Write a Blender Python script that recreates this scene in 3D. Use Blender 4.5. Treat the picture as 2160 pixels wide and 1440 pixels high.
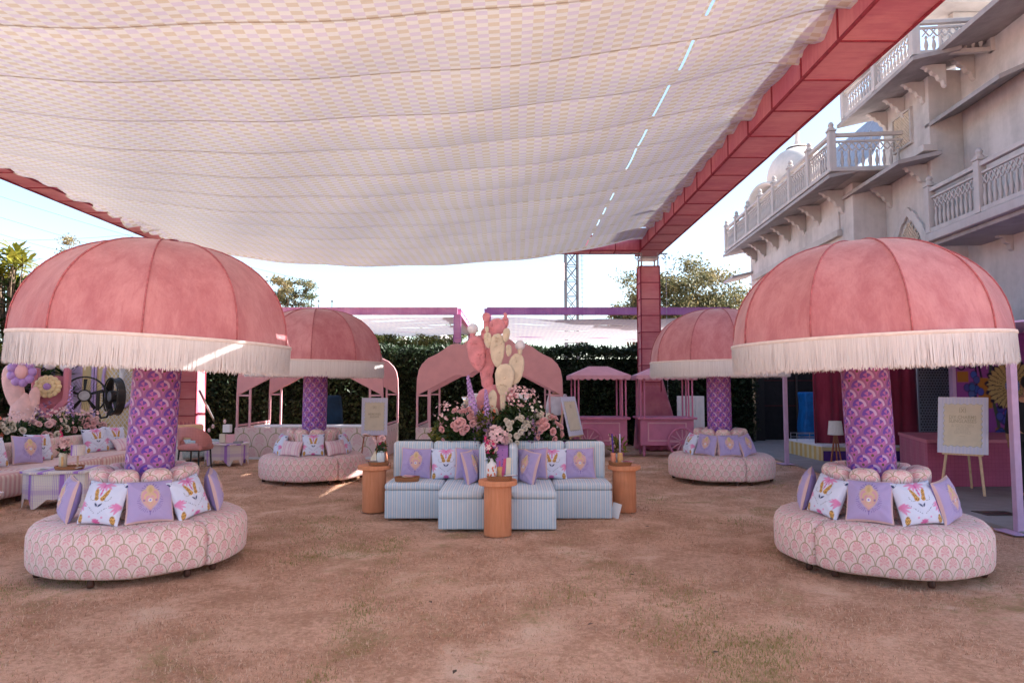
import bpy, math, random
import numpy as np
from mathutils import Vector, Matrix, Euler
random.seed(7); RNG = np.random.default_rng(11)
for o in list(bpy.data.objects): bpy.data.objects.remove(o)
SC = bpy.context.scene; COL = SC.collection
PI = math.pi; R = math.radians
# ---------------------------------------------------------------- camera
CAM_H, FPX, PITCH = 1.6, 1440.0, R(3.77)
cd = bpy.data.cameras.new('camera'); cam = bpy.data.objects.new('camera', cd); COL.objects.link(cam)
cd.sensor_width = 36; cd.lens = 24.0; cd.clip_end = 3000; cd.clip_start = .05
cam.location = (0, 0, CAM_H); cam.rotation_euler = (PI/2 + PITCH, 0, 0); SC.camera = cam
# ---------------------------------------------------------------- sky, sun, exposure
SUN = Vector((1.0, .08, .75)).normalized()
wd = bpy.data.worlds.new('World'); SC.world = wd; wd.use_nodes = True
wn = wd.node_tree; bg = wn.nodes['Background']
sky = wn.nodes.new('ShaderNodeTexSky'); sky.sky_type = 'NISHITA'; sky.sun_disc = False
sky.sun_elevation = math.asin(SUN.z); sky.sun_rotation = math.atan2(SUN.x, SUN.y)
sky.air_density = 1.0; sky.dust_density = 1.2; sky.ozone_density = 1.4
wn.links.new(sky.outputs[0], bg.inputs[0]); bg.inputs[1].default_value = .074
sl = bpy.data.lights.new('sun', 'SUN'); sl.energy = 5.0; sl.angle = R(.5); sl.color = (1, .95, .90)
so = bpy.data.objects.new('sun', sl); COL.objects.link(so)
so.rotation_euler = SUN.to_track_quat('Z', 'Y').to_euler(); so.location = (30, 12, 25)
SC.view_settings.view_transform = 'Standard'; SC.view_settings.look = 'None'
SC.view_settings.gamma = 1; SC.view_settings.exposure = 2.4; SC.view_settings.use_curve_mapping = False
SC.cycles.use_denoising = True; SC.cycles.max_bounces = 7; SC.cycles.diffuse_bounces = 4; SC.cycles.use_adaptive_sampling = True; SC.cycles.adaptive_threshold = .02
SC.cycles.transmission_bounces = 6; SC.cycles.transparent_max_bounces = 8
SC.cycles.sample_clamp_indirect = 6
# ---------------------------------------------------------------- pixel -> place helpers (photo pixels, 2160 x 1440)
def ray(u, v):
    a, b = (u-1080)/FPX, (720-v)/FPX
    c, s = math.cos(PITCH), math.sin(PITCH)
    return Vector((a, c - b*s, s + b*c))
def at(u, v, Y):
    d = ray(u, v); return Vector((d.x*Y/d.y, Y, CAM_H + d.z*Y/d.y))
def gp(u, v, z=0):
    d = ray(u, v); t = (z-CAM_H)/d.z; return Vector((d.x*t, d.y*t, z))
# ---------------------------------------------------------------- mesh builder
class MB:
    def __init__(s): s.v = []; s.f = []; s.uv = []
    def add(s, vs, fs, uvs=None):
        n = len(s.v); s.v += [tuple(p) for p in vs]; s.f += [tuple(i+n for i in f) for f in fs]
        s.uv += list(uvs) if uvs is not None else [(0, 0)]*len(vs)
        return s
    def box(s, c, d, rot=None, taper=1.0):
        x, y, z = d[0]/2, d[1]/2, d[2]/2
        vs = [Vector((sx*x*(taper if sz > 0 else 1), sy*y*(taper if sz > 0 else 1), sz*z)) for sz in (-1, 1) for sy in (-1, 1) for sx in (-1, 1)]
        if rot is not None: vs = [rot @ p for p in vs]
        vs = [p + Vector(c) for p in vs]
        return s.add(vs, [(0, 2, 3, 1), (4, 5, 7, 6), (0, 1, 5, 4), (2, 6, 7, 3), (0, 4, 6, 2), (1, 3, 7, 5)])
    def beam(s, p0, p1, w, h):
        p0, p1 = Vector(p0), Vector(p1); d = (p1-p0); L = d.length
        q = d.to_track_quat('X', 'Z').to_matrix()
        return s.box((p0+p1)/2, (L, w, h), q)
    def cyl(s, p0, p1, r0, r1=None, n=12, caps=True):
        r1 = r0 if r1 is None else r1
        return s.tube([p0, p1], [r0, r1], n, caps)
    def tube(s, pts, rs, n=8, caps=True):
        pts = [Vector(p) for p in pts]
        if not isinstance(rs, (list, tuple)): rs = [rs]*len(pts)
        vs, uvs = [], []; prev = None; L = 0
        for i, p in enumerate(pts):
            t = (pts[min(i+1, len(pts)-1)] - pts[max(i-1, 0)]).normalized()
            if prev is None:
                a = t.orthogonal().normalized()
            else:
                a = (prev - t*prev.dot(t)); a = a.normalized() if a.length > 1e-6 else t.orthogonal().normalized()
            prev = a; b = t.cross(a)
            if i: L += (p-pts[i-1]).length
            for k in range(n):
                an = 2*PI*k/n
                vs.append(p + (a*math.cos(an) + b*math.sin(an))*rs[i]); uvs.append((an*rs[i], L))
        fs = []
        for i in range(len(pts)-1):
            for k in range(n):
                k2 = (k+1) % n
                fs.append((i*n+k, i*n+k2, (i+1)*n+k2, (i+1)*n+k))
        if caps: fs.append(tuple(range(n-1, -1, -1))); fs.append(tuple(range((len(pts)-1)*n, len(pts)*n)))
        return s.add(vs, fs, uvs)
    def lathe(s, prof, n=20, c=(0, 0, 0), uvr=None):
        vs, uvs, fs = [], [], []; m = len(prof); L = [0]
        for i in range(1, m): L.append(L[-1] + math.hypot(prof[i][0]-prof[i-1][0], prof[i][1]-prof[i-1][1]))
        for k in range(n+1):
            an = 2*PI*k/n - PI/2 + PI      # seam at the back
            for i, (r, z) in enumerate(prof):
                vs.append((c[0]+r*math.cos(an), c[1]+r*math.sin(an), c[2]+z))
                uvs.append((2*PI*k/n*(uvr if uvr else max(q[0] for q in prof)), L[i]))
        for k in range(n):
            for i in range(m-1):
                fs.append((k*m+i, (k+1)*m+i, (k+1)*m+i+1, k*m+i+1))
        return s.add(vs, fs, uvs)
    def ell(s, c, r, rot=None, n=14, m=9, egg=0.0):
        vs, fs = [], []
        for j in range(m+1):
            ph = PI*j/m - PI/2
            for k in range(n):
                an = 2*PI*k/n; e = 1 + egg*math.sin(ph)
                p = Vector((r[0]*math.cos(ph)*math.cos(an)*e, r[1]*math.cos(ph)*math.sin(an)*e, r[2]*math.sin(ph)))
                if rot is not None: p = rot @ p
                vs.append(p + Vector(c))
        for j in range(m):
            for k in range(n):
                k2 = (k+1) % n
                fs.append((j*n+k, j*n+k2, (j+1)*n+k2, (j+1)*n+k))
        return s.add(vs, fs)
    def prism(s, pts, y0, y1, fan=False):       # polygon in XZ, extruded along Y
        n = len(pts)
        vs = [(x, y0, z) for x, z in pts] + [(x, y1, z) for x, z in pts]
        fs = [tuple(range(n)), tuple(range(2*n-1, n-1, -1))] + [((i+1) % n, i, i+n, (i+1) % n+n) for i in range(n)]
        return s.add(vs, fs)
    def strip(s, top, bot, y0, y1):             # board between two XZ polylines of equal length
        n = len(top)
        vs = [(x, y0, z) for x, z in top] + [(x, y0, z) for x, z in bot] + [(x, y1, z) for x, z in top] + [(x, y1, z) for x, z in bot]
        fs = []
        for i in range(n-1):
            fs += [(n+i, n+i+1, i+1, i), (2*n+i, 2*n+i+1, 3*n+i+1, 3*n+i), (i, i+1, 2*n+i+1, 2*n+i), (3*n+i, 3*n+i+1, n+i+1, n+i)]
        fs += [(n, 0, 2*n, 3*n), (n-1, 2*n-1, 4*n-1, 3*n-1)]
        return s.add(vs, fs)
    def slab(s, pts, z0, z1):                   # polygon in XY, extruded along Z
        n = len(pts)
        vs = [(x, y, z0) for x, y in pts] + [(x, y, z1) for x, y in pts]
        fs = [tuple(range(n-1, -1, -1)), tuple(range(n, 2*n))] + [(i, (i+1) % n, (i+1) % n+n, i+n) for i in range(n)]
        return s.add(vs, fs)
    def rbox(s, c, d, r, k=4, puff=0.0, fn=None, rot=None):   # soft rounded block
        hx, hy, hz = d[0]/2, d[1]/2, d[2]/2; r = min(r, hx, hy, hz)
        def ticks(h):
            a = [-h + r*(1-math.cos(PI/2*i/k)) for i in range(k)]
            m = max(1, int((2*h-2*r)/.12)); mid = [-(h-r) + (2*h-2*r)*i/m for i in range(m+1)] if h > r+1e-6 else [0.0]
            return a + mid + [-q for q in reversed(a)]
        X, Y, Z = ticks(hx), ticks(hy), ticks(hz); idx = {}; vs = []; fs = []
        def vert(i, j, l):
            key = (i, j, l)
            if key not in idx:
                p = Vector((X[i], Y[j], Z[l]))
                q = Vector((max(-hx+r, min(hx-r, p.x)), max(-hy+r, min(hy-r, p.y)), max(-hz+r, min(hz-r, p.z))))
                dd = p-q
                if dd.length > 1e-9: p = q + dd.normalized()*r
                if puff: p.z += puff*max(0, 1-(p.x/hx)**2)*max(0, 1-(p.y/hy)**2)*(p.z/hz)
                if fn: p = Vector(fn(p))
                if rot is not None: p = rot @ p
                idx[key] = len(vs); vs.append(p + Vector(c))
            return idx[key]
        a, b, e = len(X)-1, len(Y)-1, len(Z)-1
        for i in range(a):
            for j in range(b):
                fs.append((vert(i, j, 0), vert(i, j+1, 0), vert(i+1, j+1, 0), vert(i+1, j, 0)))
                fs.append((vert(i, j, e), vert(i+1, j, e), vert(i+1, j+1, e), vert(i, j+1, e)))
        for i in range(a):
            for l in range(e):
                fs.append((vert(i, 0, l), vert(i+1, 0, l), vert(i+1, 0, l+1), vert(i, 0, l+1)))
                fs.append((vert(i, b, l), vert(i, b, l+1), vert(i+1, b, l+1), vert(i+1, b, l)))
        for j in range(b):
            for l in range(e):
                fs.append((vert(0, j, l), vert(0, j, l+1), vert(0, j+1, l+1), vert(0, j+1, l)))
                fs.append((vert(a, j, l), vert(a, j+1, l), vert(a, j+1, l+1), vert(a, j, l+1)))
        return s.add(vs, fs)
    def mesh(s, name, mat, smooth=False, uv=None):
        me = bpy.data.meshes.new(name); me.from_pydata(s.v, [], s.f); me.update()
        if mat: me.materials.append(mat)
        if smooth: me.polygons.foreach_set('use_smooth', [True]*len(me.polygons))
        if uv:
            l = me.uv_layers.new(name='UVMap'); out = np.zeros(len(me.loops)*2, dtype=np.float32)
            for p in me.polygons:
                n = p.normal
                for li in p.loop_indices:
                    vi = me.loops[li].vertex_index
                    if uv == 'box':
                        q = s.v[vi]
                        if abs(n.z) >= abs(n.x) and abs(n.z) >= abs(n.y): t = (q[0], q[1])
                        elif abs(n.x) > abs(n.y): t = (q[1], q[2])
                        else: t = (q[0], q[2])
                    else: t = s.uv[vi]
                    out[2*li] = t[0]; out[2*li+1] = t[1]
            l.data.foreach_set('uv', out)
        return me
    def build(s, name, mat, parent=None, smooth=False, uv=None, bevel=0, loc=None, rot=None, seg=2):
        o = link(name, s.mesh(name, mat, smooth, uv), parent, loc, rot)
        if bevel:
            m = o.modifiers.new('bevel', 'BEVEL'); m.width = bevel; m.segments = seg; m.limit_method = 'ANGLE'; m.angle_limit = R(40)
        return o
def link(name, me, parent=None, loc=None, rot=None, scale=None):
    o = bpy.data.objects.new(name, me); COL.objects.link(o)
    if parent is not None: o.parent = parent
    if loc is not None: o.location = loc
    if rot is not None: o.rotation_euler = rot
    if scale is not None: o.scale = scale if hasattr(scale, '__len__') else (scale,)*3
    return o
def tag(o, label=None, cat=None, group=None, kind=None):
    if label: o['label'] = label
    if cat: o['category'] = cat
    if group: o['group'] = group
    if kind: o['kind'] = kind
    return o
def thing(name, label, cat, loc=(0, 0, 0), rz=0, group=None, rot=None):
    o = bpy.data.objects.new(name, None); COL.objects.link(o); o.location = loc
    o.rotation_euler = rot if rot else (0, 0, rz); o.empty_display_size = .1
    return tag(o, label, cat, group)
def np_quads(name, V, mat, kind=None, parent=None, tri=False, smooth=False, colors=None):
    k = 3 if tri else 4; n = len(V)//k
    me = bpy.data.meshes.new(name); me.vertices.add(len(V)); me.vertices.foreach_set('co', np.asarray(V, np.float32).ravel())
    me.loops.add(n*k); me.loops.foreach_set('vertex_index', np.arange(n*k, dtype=np.int32))
    me.polygons.add(n); me.polygons.foreach_set('loop_start', np.arange(0, n*k, k, dtype=np.int32))
    me.polygons.foreach_set('loop_total', np.full(n, k, np.int32)); me.update(calc_edges=True)
    if colors is not None:
        ca = me.color_attributes.new('Col', 'FLOAT_COLOR', 'POINT')
        c = np.ones((len(V), 4), np.float32); c[:, :3] = np.repeat(colors, k, 0); ca.data.foreach_set('color', c.ravel())
    if isinstance(mat, (list, tuple)):
        for m in mat: me.materials.append(m)
    else: me.materials.append(mat)
    o = link(name, me, parent)
    if kind: o['kind'] = kind
    return o
def leaf_quads(P, size, aspect=2.0, rng=RNG, up=0.0, bend=True):
    """diamond leaves: one quad each, random orientation. P (n,3)"""
    n = len(P); size = np.broadcast_to(np.asarray(size, float), (n,))[:, None]
    d = rng.normal(size=(n, 3)); d[:, 2] += up; d /= np.linalg.norm(d, axis=1)[:, None]
    r = rng.normal(size=(n, 3)); w = np.cross(d, r); w /= np.linalg.norm(w, axis=1)[:, None]
    nn = np.cross(d, w)
    b = P; tip = P + d*size; mid = P + d*size*.45 + nn*size*.10
    V = np.stack([b, mid + w*size/aspect/2, tip, mid - w*size/aspect/2], 1)
    return V.reshape(-1, 3)
# ---------------------------------------------------------------- node helpers
class E:
    """tiny expression wrapper round Math nodes"""
    def __init__(s, nt, sock): s.nt = nt; s.k = sock
    def _m(s, op, b=None, c=None, swap=False):
        n = s.nt.nodes.new('ShaderNodeMath'); n.operation = op
        for i, q in enumerate([s, b, c] if not swap else [b, s, c]):
            if q is None: continue
            if isinstance(q, E): s.nt.links.new(q.k, n.inputs[i])
            else: n.inputs[i].default_value = float(q)
        return E(s.nt, n.outputs[0])
    def __add__(s, b): return s._m('ADD', b)
    __radd__ = __add__
    def __sub__(s, b): return s._m('SUBTRACT', b)
    def __rsub__(s, b): return s._m('SUBTRACT', b, swap=True)
    def __mul__(s, b): return s._m('MULTIPLY', b)
    __rmul__ = __mul__
    def __truediv__(s, b): return s._m('DIVIDE', b)
    def __gt__(s, b): return s._m('GREATER_THAN', b)
    def __lt__(s, b): return s._m('LESS_THAN', b)
    def fr(s): return s._m('FRACT')
    def floor(s): return s._m('FLOOR')
    def ceil(s): return s._m('CEIL')
    def mod(s, b): return s._m('FLOORED_MODULO', b)
    def sqrt(s): return s._m('SQRT')
    def abs(s): return s._m('ABSOLUTE')
    def sin(s): return s._m('SINE')
    def cos(s): return s._m('COSINE')
    def mx(s, b): return s._m('MAXIMUM', b)
    def mn(s, b): return s._m('MINIMUM', b)
    def atan2(s, b): return s._m('ARCTAN2', b)
    def pow(s, b): return s._m('POWER', b)
    def smooth(s, lo, hi):
        n = s.nt.nodes.new('ShaderNodeMapRange'); n.interpolation_type = 'SMOOTHSTEP'
        s.nt.links.new(s.k, n.inputs[0]); n.inputs[1].default_value = lo; n.inputs[2].default_value = hi
        return E(s.nt, n.outputs[0])
def srgb(r, g, b):
    f = lambda c: (c/12.92 if c <= .04045 else ((c+.055)/1.055)**2.4)
    return (f(r/255), f(g/255), f(b/255))
class M:
    """material under construction"""
    def __init__(s, name, rough=.8, spec=.3, sheen=0.0, metal=0.0):
        s.m = bpy.data.materials.new(name); s.m.use_nodes = True; s.nt = s.m.node_tree
        s.b = s.nt.nodes['Principled BSDF']; s.b.inputs['Roughness'].default_value = rough
        s.b.inputs['Specular IOR Level'].default_value = spec; s.b.inputs['Sheen Weight'].default_value = sheen
        s.b.inputs['Metallic'].default_value = metal
        s.out = s.nt.nodes['Material Output']
    def uv(s, attr='UVMap'):
        n = s.nt.nodes.new('ShaderNodeUVMap'); n.uv_map = attr
        x = s.nt.nodes.new('ShaderNodeSeparateXYZ'); s.nt.links.new(n.outputs[0], x.inputs[0])
        return E(s.nt, x.outputs[0]), E(s.nt, x.outputs[1])
    def coord(s, kind='Object'):
        if not hasattr(s, 'tc'): s.tc = s.nt.nodes.new('ShaderNodeTexCoord')
        return s.tc.outputs[kind]
    def xyz(s, kind='Object'):
        x = s.nt.nodes.new('ShaderNodeSeparateXYZ'); s.nt.links.new(s.coord(kind), x.inputs[0])
        return [E(s.nt, q) for q in x.outputs]
    def noise(s, scale, detail=3, rough=.55, kind='Object', stretch=None, dist=0):
        n = s.nt.nodes.new('ShaderNodeTexNoise'); n.inputs['Scale'].default_value = scale
        n.inputs['Detail'].default_value = detail; n.inputs['Roughness'].default_value = rough; n.inputs['Distortion'].default_value = dist
        src = s.coord(kind)
        if stretch:
            mp = s.nt.nodes.new('ShaderNodeMapping'); mp.inputs['Scale'].default_value = stretch
            s.nt.links.new(src, mp.inputs[0]); src = mp.outputs[0]
        s.nt.links.new(src, n.inputs['Vector']); return E(s.nt, n.outputs['Fac'])
    def rgb(s, c):
        n = s.nt.nodes.new('ShaderNodeRGB'); n.outputs[0].default_value = (*c[:3], 1); return n.outputs[0]
    def mix(s, a, b, t, mode='MIX'):
        n = s.nt.nodes.new('ShaderNodeMix'); n.data_type = 'RGBA'; n.blend_type = mode
        for i, q in ((6, a), (7, b)):
            if isinstance(q, tuple): n.inputs[i].default_value = (*q[:3], 1)
            else: s.nt.links.new(q, n.inputs[i])
        if isinstance(t, E): s.nt.links.new(t.k, n.inputs[0])
        else: n.inputs[0].default_value = t
        return n.outputs[2]
    def col(s, c):
        if isinstance(c, tuple): s.b.inputs['Base Color'].default_value = (*c[:3], 1)
        else: s.nt.links.new(c, s.b.inputs['Base Color'])
        s.c = c; return s
    def bump(s, h, strength=.3, dist=.01):
        n = s.nt.nodes.new('ShaderNodeBump'); n.inputs['Strength'].default_value = strength; n.inputs['Distance'].default_value = dist
        s.nt.links.new(h.k, n.inputs['Height']); s.nt.links.new(n.outputs[0], s.b.inputs['Normal']); return s
    def translucent(s, c, fac):
        t = s.nt.nodes.new('ShaderNodeBsdfTranslucent'); mx = s.nt.nodes.new('ShaderNodeMixShader'); mx.inputs[0].default_value = fac
        if isinstance(c, tuple): t.inputs[0].default_value = (*c[:3], 1)
        else: s.nt.links.new(c, t.inputs[0])
        s.nt.links.new(s.b.outputs[0], mx.inputs[1]); s.nt.links.new(t.outputs[0], mx.inputs[2]); s.nt.links.new(mx.outputs[0], s.out.inputs[0]); return s
def simple(name, c, rough=.75, var=.12, scale=6, bump=.15, bscale=60, spec=.3, sheen=0.0, metal=0.0, dist=.004):
    m = M(name, rough, spec, sheen, metal)
    n = m.noise(scale, 4)
    dark = tuple(x*(1-var) for x in c); lite = tuple(min(1, x*(1+var)) for x in c)
    m.col(m.mix(dark, lite, n.smooth(.3, .7)))
    if bump: m.bump(m.noise(bscale, 3), bump, dist)
    return m.m
def scallop(u, v, h):
    """fish-scale arches pointing up; cell width 1, row height h. returns local x (-1..1), y, radius"""
    j0 = (v/h - 1.0).ceil(); p = j0.mod(2.0)
    dx = (u + p*.5).fr() - .5
    arc = (1.0 - dx*dx*4.0).mx(0.0).sqrt()*h
    inn = (j0*h + arc) > v
    j = j0 + 1.0 - inn; p2 = j.mod(2.0)
    x = ((u + p2*.5).fr() - .5)*2.0
    y = (v - j*h)/h
    yp = y.mx(0.0); d = (x*x + yp*yp).sqrt()
    return x, y, d
# ================================================================ materials
def palm_print(name, cell, base, line, palm, h=.72, lw=.90, palm2=None):
    m = M(name, .85, .2, .15); u, v = m.uv()
    x, y, d = scallop(u/cell, v/cell, h)
    px, py = x, (y - .34)*.8
    r = (px*px + py*py).sqrt(); an = py.atan2(px)
    fr = ((an*4.5 + 1.2).sin().abs() > .42)*(r < .52)*(r > .05)
    fr = fr*((py + px.abs()*.45) > -.10)
    fr = fr*((an*31.0 + r*9.0).sin() > -.75)
    trunk = (x.abs() < .035)*(y < .34)*(y > -.75)
    c = m.mix(base, tuple(q*.97 for q in palm2 or palm), ((1.0-d)*.9).mx(0.0).mn(.22))
    c = m.mix(c, palm, (fr*.8 + trunk*.35).mn(1.0))
    edge = (d > lw)
    c = m.mix(c, line, edge)
    n = m.noise(5, 3)
    c = m.mix(c, base, n.smooth(.45, .8)*.25)
    m.col(c); m.bump(m.noise(240, 2), .12, .003); return m.m
MAT = {}
MAT['palm'] = palm_print('palm_print_fabric', .128, (.84, .70, .65), (.45, .33, .22), (.72, .25, .28))
MAT['palm_big'] = palm_print('palm_print_board', .36, (.74, .62, .58), (.33, .29, .16), (.66, .38, .42), h=.8, lw=.93)
MAT['palm_pale'] = palm_print('palm_print_cushion', .15, (.78, .64, .57), (.55, .42, .30), (.72, .36, .36))
def fan_print():
    m = M('fan_print_wrap', .6, .3); u, v = m.uv()
    x, y, d = scallop(u/.162, v/.162 + .013*0, .52)
    an = y.atan2(x)                      # 0 right .. pi left
    mauve, purple, pink, lilac, olive = (.29, .11, .29), (.13, .05, .36), (.46, .135, .38), (.53, .36, .58), (.13, .085, .04)
    left = (x < 0.0)*1.0
    inner = m.mix(purple, pink, left)
    inner = m.mix(inner, pink, ((an < .55)*1.0))
    inner = m.mix(inner, m.mix(purple, pink, ((an < 2.5)*1.0)), left)
    band = m.mix(lilac, purple, left)
    c = m.mix(inner, band, (d > .50)*1.0)
    c = m.mix(c, mauve, (d > .76)*1.0)
    dot = ((x*x + (y+.28)*(y+.28)) < .022)*1.0
    c = m.mix(c, olive, dot)
    n = m.noise(3, 3)
    c = m.mix(c, tuple(q*1.12 for q in mauve), n.smooth(.35, .75)*.22)
    m.col(c); m.bump(m.noise(180, 2), .06, .003); return m.m
MAT['fan'] = fan_print()
def velvet(name, c0, c1, streak=(2.2, 2.2, 1.0), sheen=.35):
    m = M(name, .9, .12, sheen)
    m.b.inputs['Sheen Roughness'].default_value = .45
    n = m.noise(2.4, 5, .62, stretch=streak, dist=.5); n2 = m.noise(5, 6, .7, stretch=(1, 1, .3))
    n3 = m.noise(30, 4, .7, stretch=(1, 1, .12), dist=1.2); t = (n*.45 + n2*.3 + n3*.25).smooth(.34, .68)
    oi = m.nt.nodes.new('ShaderNodeObjectInfo'); rv = E(m.nt, oi.outputs['Random'])
    t = (t*.75 + rv*.30).mn(1.0)
    m.col(m.mix(c0, c1, t)); m.bump(m.noise(190, 3)*.8 + m.noise(9, 4)*1.2 + n3*1.3, .22, .006); return m
_v = velvet('dome_fabric', (.44, .135, .16), (.67, .315, .325)); _v.translucent((.45, .10, .10), .10); MAT['dome'] = _v.m
MAT['hem'] = None
MAT['piping'] = simple('dome_piping', (.43, .13, .145), .8, .2, 30)
def truss_cloth(name, c0, c1, tl=.14):
    m = M(name, .85, .15, .2); n = m.noise(1.3, 5, .6, stretch=(1, 1, 1)); st = m.noise(3, 3, stretch=(1.0, 6, 1.0))
    m.col(m.mix(c0, c1, (n*.7+st*.3).smooth(.35, .68))); m.bump(m.noise(5, 4, stretch=(1, 4, 1)), .3, .02); m.translucent(c1, tl); return m.m
MAT['truss'] = truss_cloth('truss_wrap', (.46, .115, .19), (.64, .25, .29))
MAT['column'] = truss_cloth('column_wrap', (.58, .17, .21), (.72, .32, .33), .25)
MAT['truss_seam'] = simple('truss_seam', (.26, .035, .06), .9, .2, 10)
MAT['truss_pink'] = truss_cloth('truss_wrap_magenta', (.50, .19, .33), (.62, .30, .42))
MAT['truss_violet'] = truss_cloth('truss_wrap_violet', (.40, .14, .35), (.53, .24, .44))
def checker_cloth(name, cream, tan, lilac, tl=.5, tlc=1.0):
    m = M(name, .9, .1); u, v = m.uv()
    col = (u/.098).floor(); p = col.mod(2.0)
    row = ((v/.112 + p*.5).fr() < .5)*1.0
    c = m.mix(cream, m.mix(tan, lilac, p), row)
    n = m.noise(.8, 3); c = m.mix(c, cream, n.smooth(.5, .8)*.2)
    m.col(c); m.bump(m.noise(2.2, 3, stretch=(.25, 2.5, 1)), .35, .04); m.translucent(c, tl); return m.m
MAT['checker'] = checker_cloth('checker_canopy_cloth', (.66, .70, .715), (.57, .55, .48), (.585, .58, .71), .088)
_h = M('canopy_hem', .9, .1); _h.col((.78, .74, .72)); _h.translucent((.78, .74, .72), .45); MAT['hem'] = _h.m
MAT['sail'] = checker_cloth('pale_sail_cloth', (.50, .52, .56), (.42, .45, .52), (.36, .37, .50), .2)
def fringe_m():
    m = M('fringe_thread', .9, .1, .2); a = m.nt.nodes.new('ShaderNodeVertexColor'); a.layer_name = 'Col'
    m.col(a.outputs[0]); m.translucent((.80, .74, .70), .25); return m.m
MAT['fringe'] = fringe_m()
MAT['tape'] = simple('fringe_tape', (.76, .68, .66), .9, .06, 20)
def vcol(name, rough=.85, sheen=.15, bump=.12, bs=220):
    m = M(name, rough, .2, sheen); a = m.nt.nodes.new('ShaderNodeVertexColor'); a.layer_name = 'Col'
    n = m.noise(9, 3); m.col(m.mix(a.outputs[0], m.mix(a.outputs[0], (.9, .9, .9), .0), n))
    if bump: m.bump(m.noise(bs, 2) + m.noise(9, 3)*2.0, bump, .004)
    return m.m
MAT['print'] = vcol('printed_cotton'); MAT['paint'] = vcol('painted_board', .6, 0, .05)
def stripes(name, base, line, period, width, line2=None, base2=None, rough=.88, sheen=.2):
    m = M(name, rough, .2, sheen); u, v = m.uv()
    t = (u/period).fr()
    c = m.mix(base, base2 or tuple(q*.88 for q in base), m.noise(7, 4).smooth(.3, .7))
    c = m.mix(c, line, (t < width)*1.0)
    if line2: c = m.mix(c, line2, ((t > .5)*1.0)*((t < .5+width*.8)*1.0))
    m.col(c); m.bump(m.noise(260, 2) + m.noise(5, 3)*2.5, .2, .006); return m.m
MAT['blue'] = stripes('blue_ticking', (.50, .59, .68), (.74, .70, .69), .056, .22, line2=(.61, .68, .74), base2=(.44, .53, .63))
MAT['pinkstripe'] = stripes('pink_stripe_cloth', (.70, .40, .38), (.77, .60, .54), .085, .5)
MAT['yellowstripe'] = stripes('yellow_stripe_board', (.70, .62, .38), (.62, .42, .12), .24, .5)
MAT['signstripe'] = stripes('lavender_stripe_card', (.70, .68, .80), (.60, .60, .76), .045, .45, rough=.6, sheen=0)
def plaid():
    m = M('plaid_cloth', .85, .2, .1); u, v = m.uv(); base = (.74, .66, .58); pur = (.33, .14, .52)
    def lines(t):
        k = (t/.42).fr()
        wide = ((k > .43)*1.0)*((k < .58)*1.0)
        fine = (((t/.021).fr() < .34)*1.0)*(((k > .25)*1.0)*((k < .73)*1.0))
        hair = ((t/.021).fr() < .16)*.45
        return wide.mx(fine*.8).mx(hair)
    a, b = lines(u), lines(v)
    c = m.mix(base, pur, (a*.92)); c = m.mix(c, pur, b*.35)
    m.col(c); m.bump(m.noise(200, 2), .1, .003); return m.m
MAT['plaid'] = plaid()
def grid_cloth(name, base, line, cell, w=.06):
    m = M(name, .85, .2, .2); u, v = m.uv()
    g = (((u/cell).fr() < w)*1.0).mx(((v/cell).fr() < w)*1.0)
    c = m.mix(base, tuple(q*.85 for q in base), m.noise(4, 3).smooth(.3, .7)); m.col(m.mix(c, line, g*.6)); m.bump(m.noise(120, 3), .15, .004); return m.m
MAT['chairpink'] = grid_cloth('pink_grid_upholstery', (.66, .27, .25), (.42, .12, .12), .05, .05)
MAT['barpink'] = grid_cloth('pink_check_drape', (.50, .115, .215), (.34, .06, .14), .06, .09)
MAT['pink'] = simple('pink_board_paint', (.66, .32, .34), .6, .05, 4, .05, 90)
MAT['pinkmetal'] = simple('pink_metal_paint', (.64, .34, .38), .45, .06, 8, .03, 90)
MAT['cart'] = simple('cart_pink_paint', (.55, .18, .30), .5, .08, 5, .08, 60)
MAT['cartroof'] = simple('cart_roof_paint', (.66, .34, .42), .55, .06, 4, .05, 60)
MAT['wood'] = None
def wood(name, c0, c1, st=(14, 14, 1.2)):
    m = M(name, .6, .3); n = m.noise(3.2, 5, .6, stretch=st, dist=.4); m.col(m.mix(c0, c1, n.smooth(.3, .7))); m.bump(n, .08, .004); return m.m
MAT['wood'] = wood('apricot_wood', (.64, .24, .115), (.72, .295, .15)); MAT['lightwood'] = wood('pale_wood', (.55, .36, .22), (.68, .47, .30))
MAT['redwood'] = wood('reddish_wood', (.30, .10, .055), (.40, .16, .09)); MAT['darkfoot'] = wood('dark_wood_foot', (.05, .018, .012), (.085, .032, .02))
def wicker():
    m = M('wicker', .75, .25); x, y, z = m.xyz(); an = y.atan2(x)
    w = ((an*40.0).sin()*((z*420.0).sin())); m.col(m.mix((.24, .085, .035), (.50, .23, .11), w.smooth(-.5, .5))); m.bump(w, .6, .006); return m.m
MAT['wicker'] = wicker()
MAT['pinkcactus'] = simple('pink_fibre_cactus', (.70, .28, .31), .7, .14, 9, .25, 45)
MAT['palepinkcactus'] = simple('pale_pink_fibre_cactus', (.74, .45, .43), .7, .10, 8, .2, 45)
MAT['cream'] = simple('cream_fibre', (.70, .60, .45), .75, .10, 10, .3, 50)
MAT['globe'] = simple('opal_globe', (.80, .78, .82), .3, .02, 3, 0, spec=.5)
MAT['purplebox'] = simple('purple_planter', (.36, .16, .42), .7, .1, 5, .05)
MAT['violetpole'] = simple('lilac_pole_paint', (.52, .36, .54), .45, .06, 8, .03)
MAT['black'] = simple('black_paint', (.018, .017, .019), .6, .2, 8, .1); MAT['blackmetal'] = simple('black_metal', (.03, .028, .028), .4, .2, 20, .05)
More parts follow.
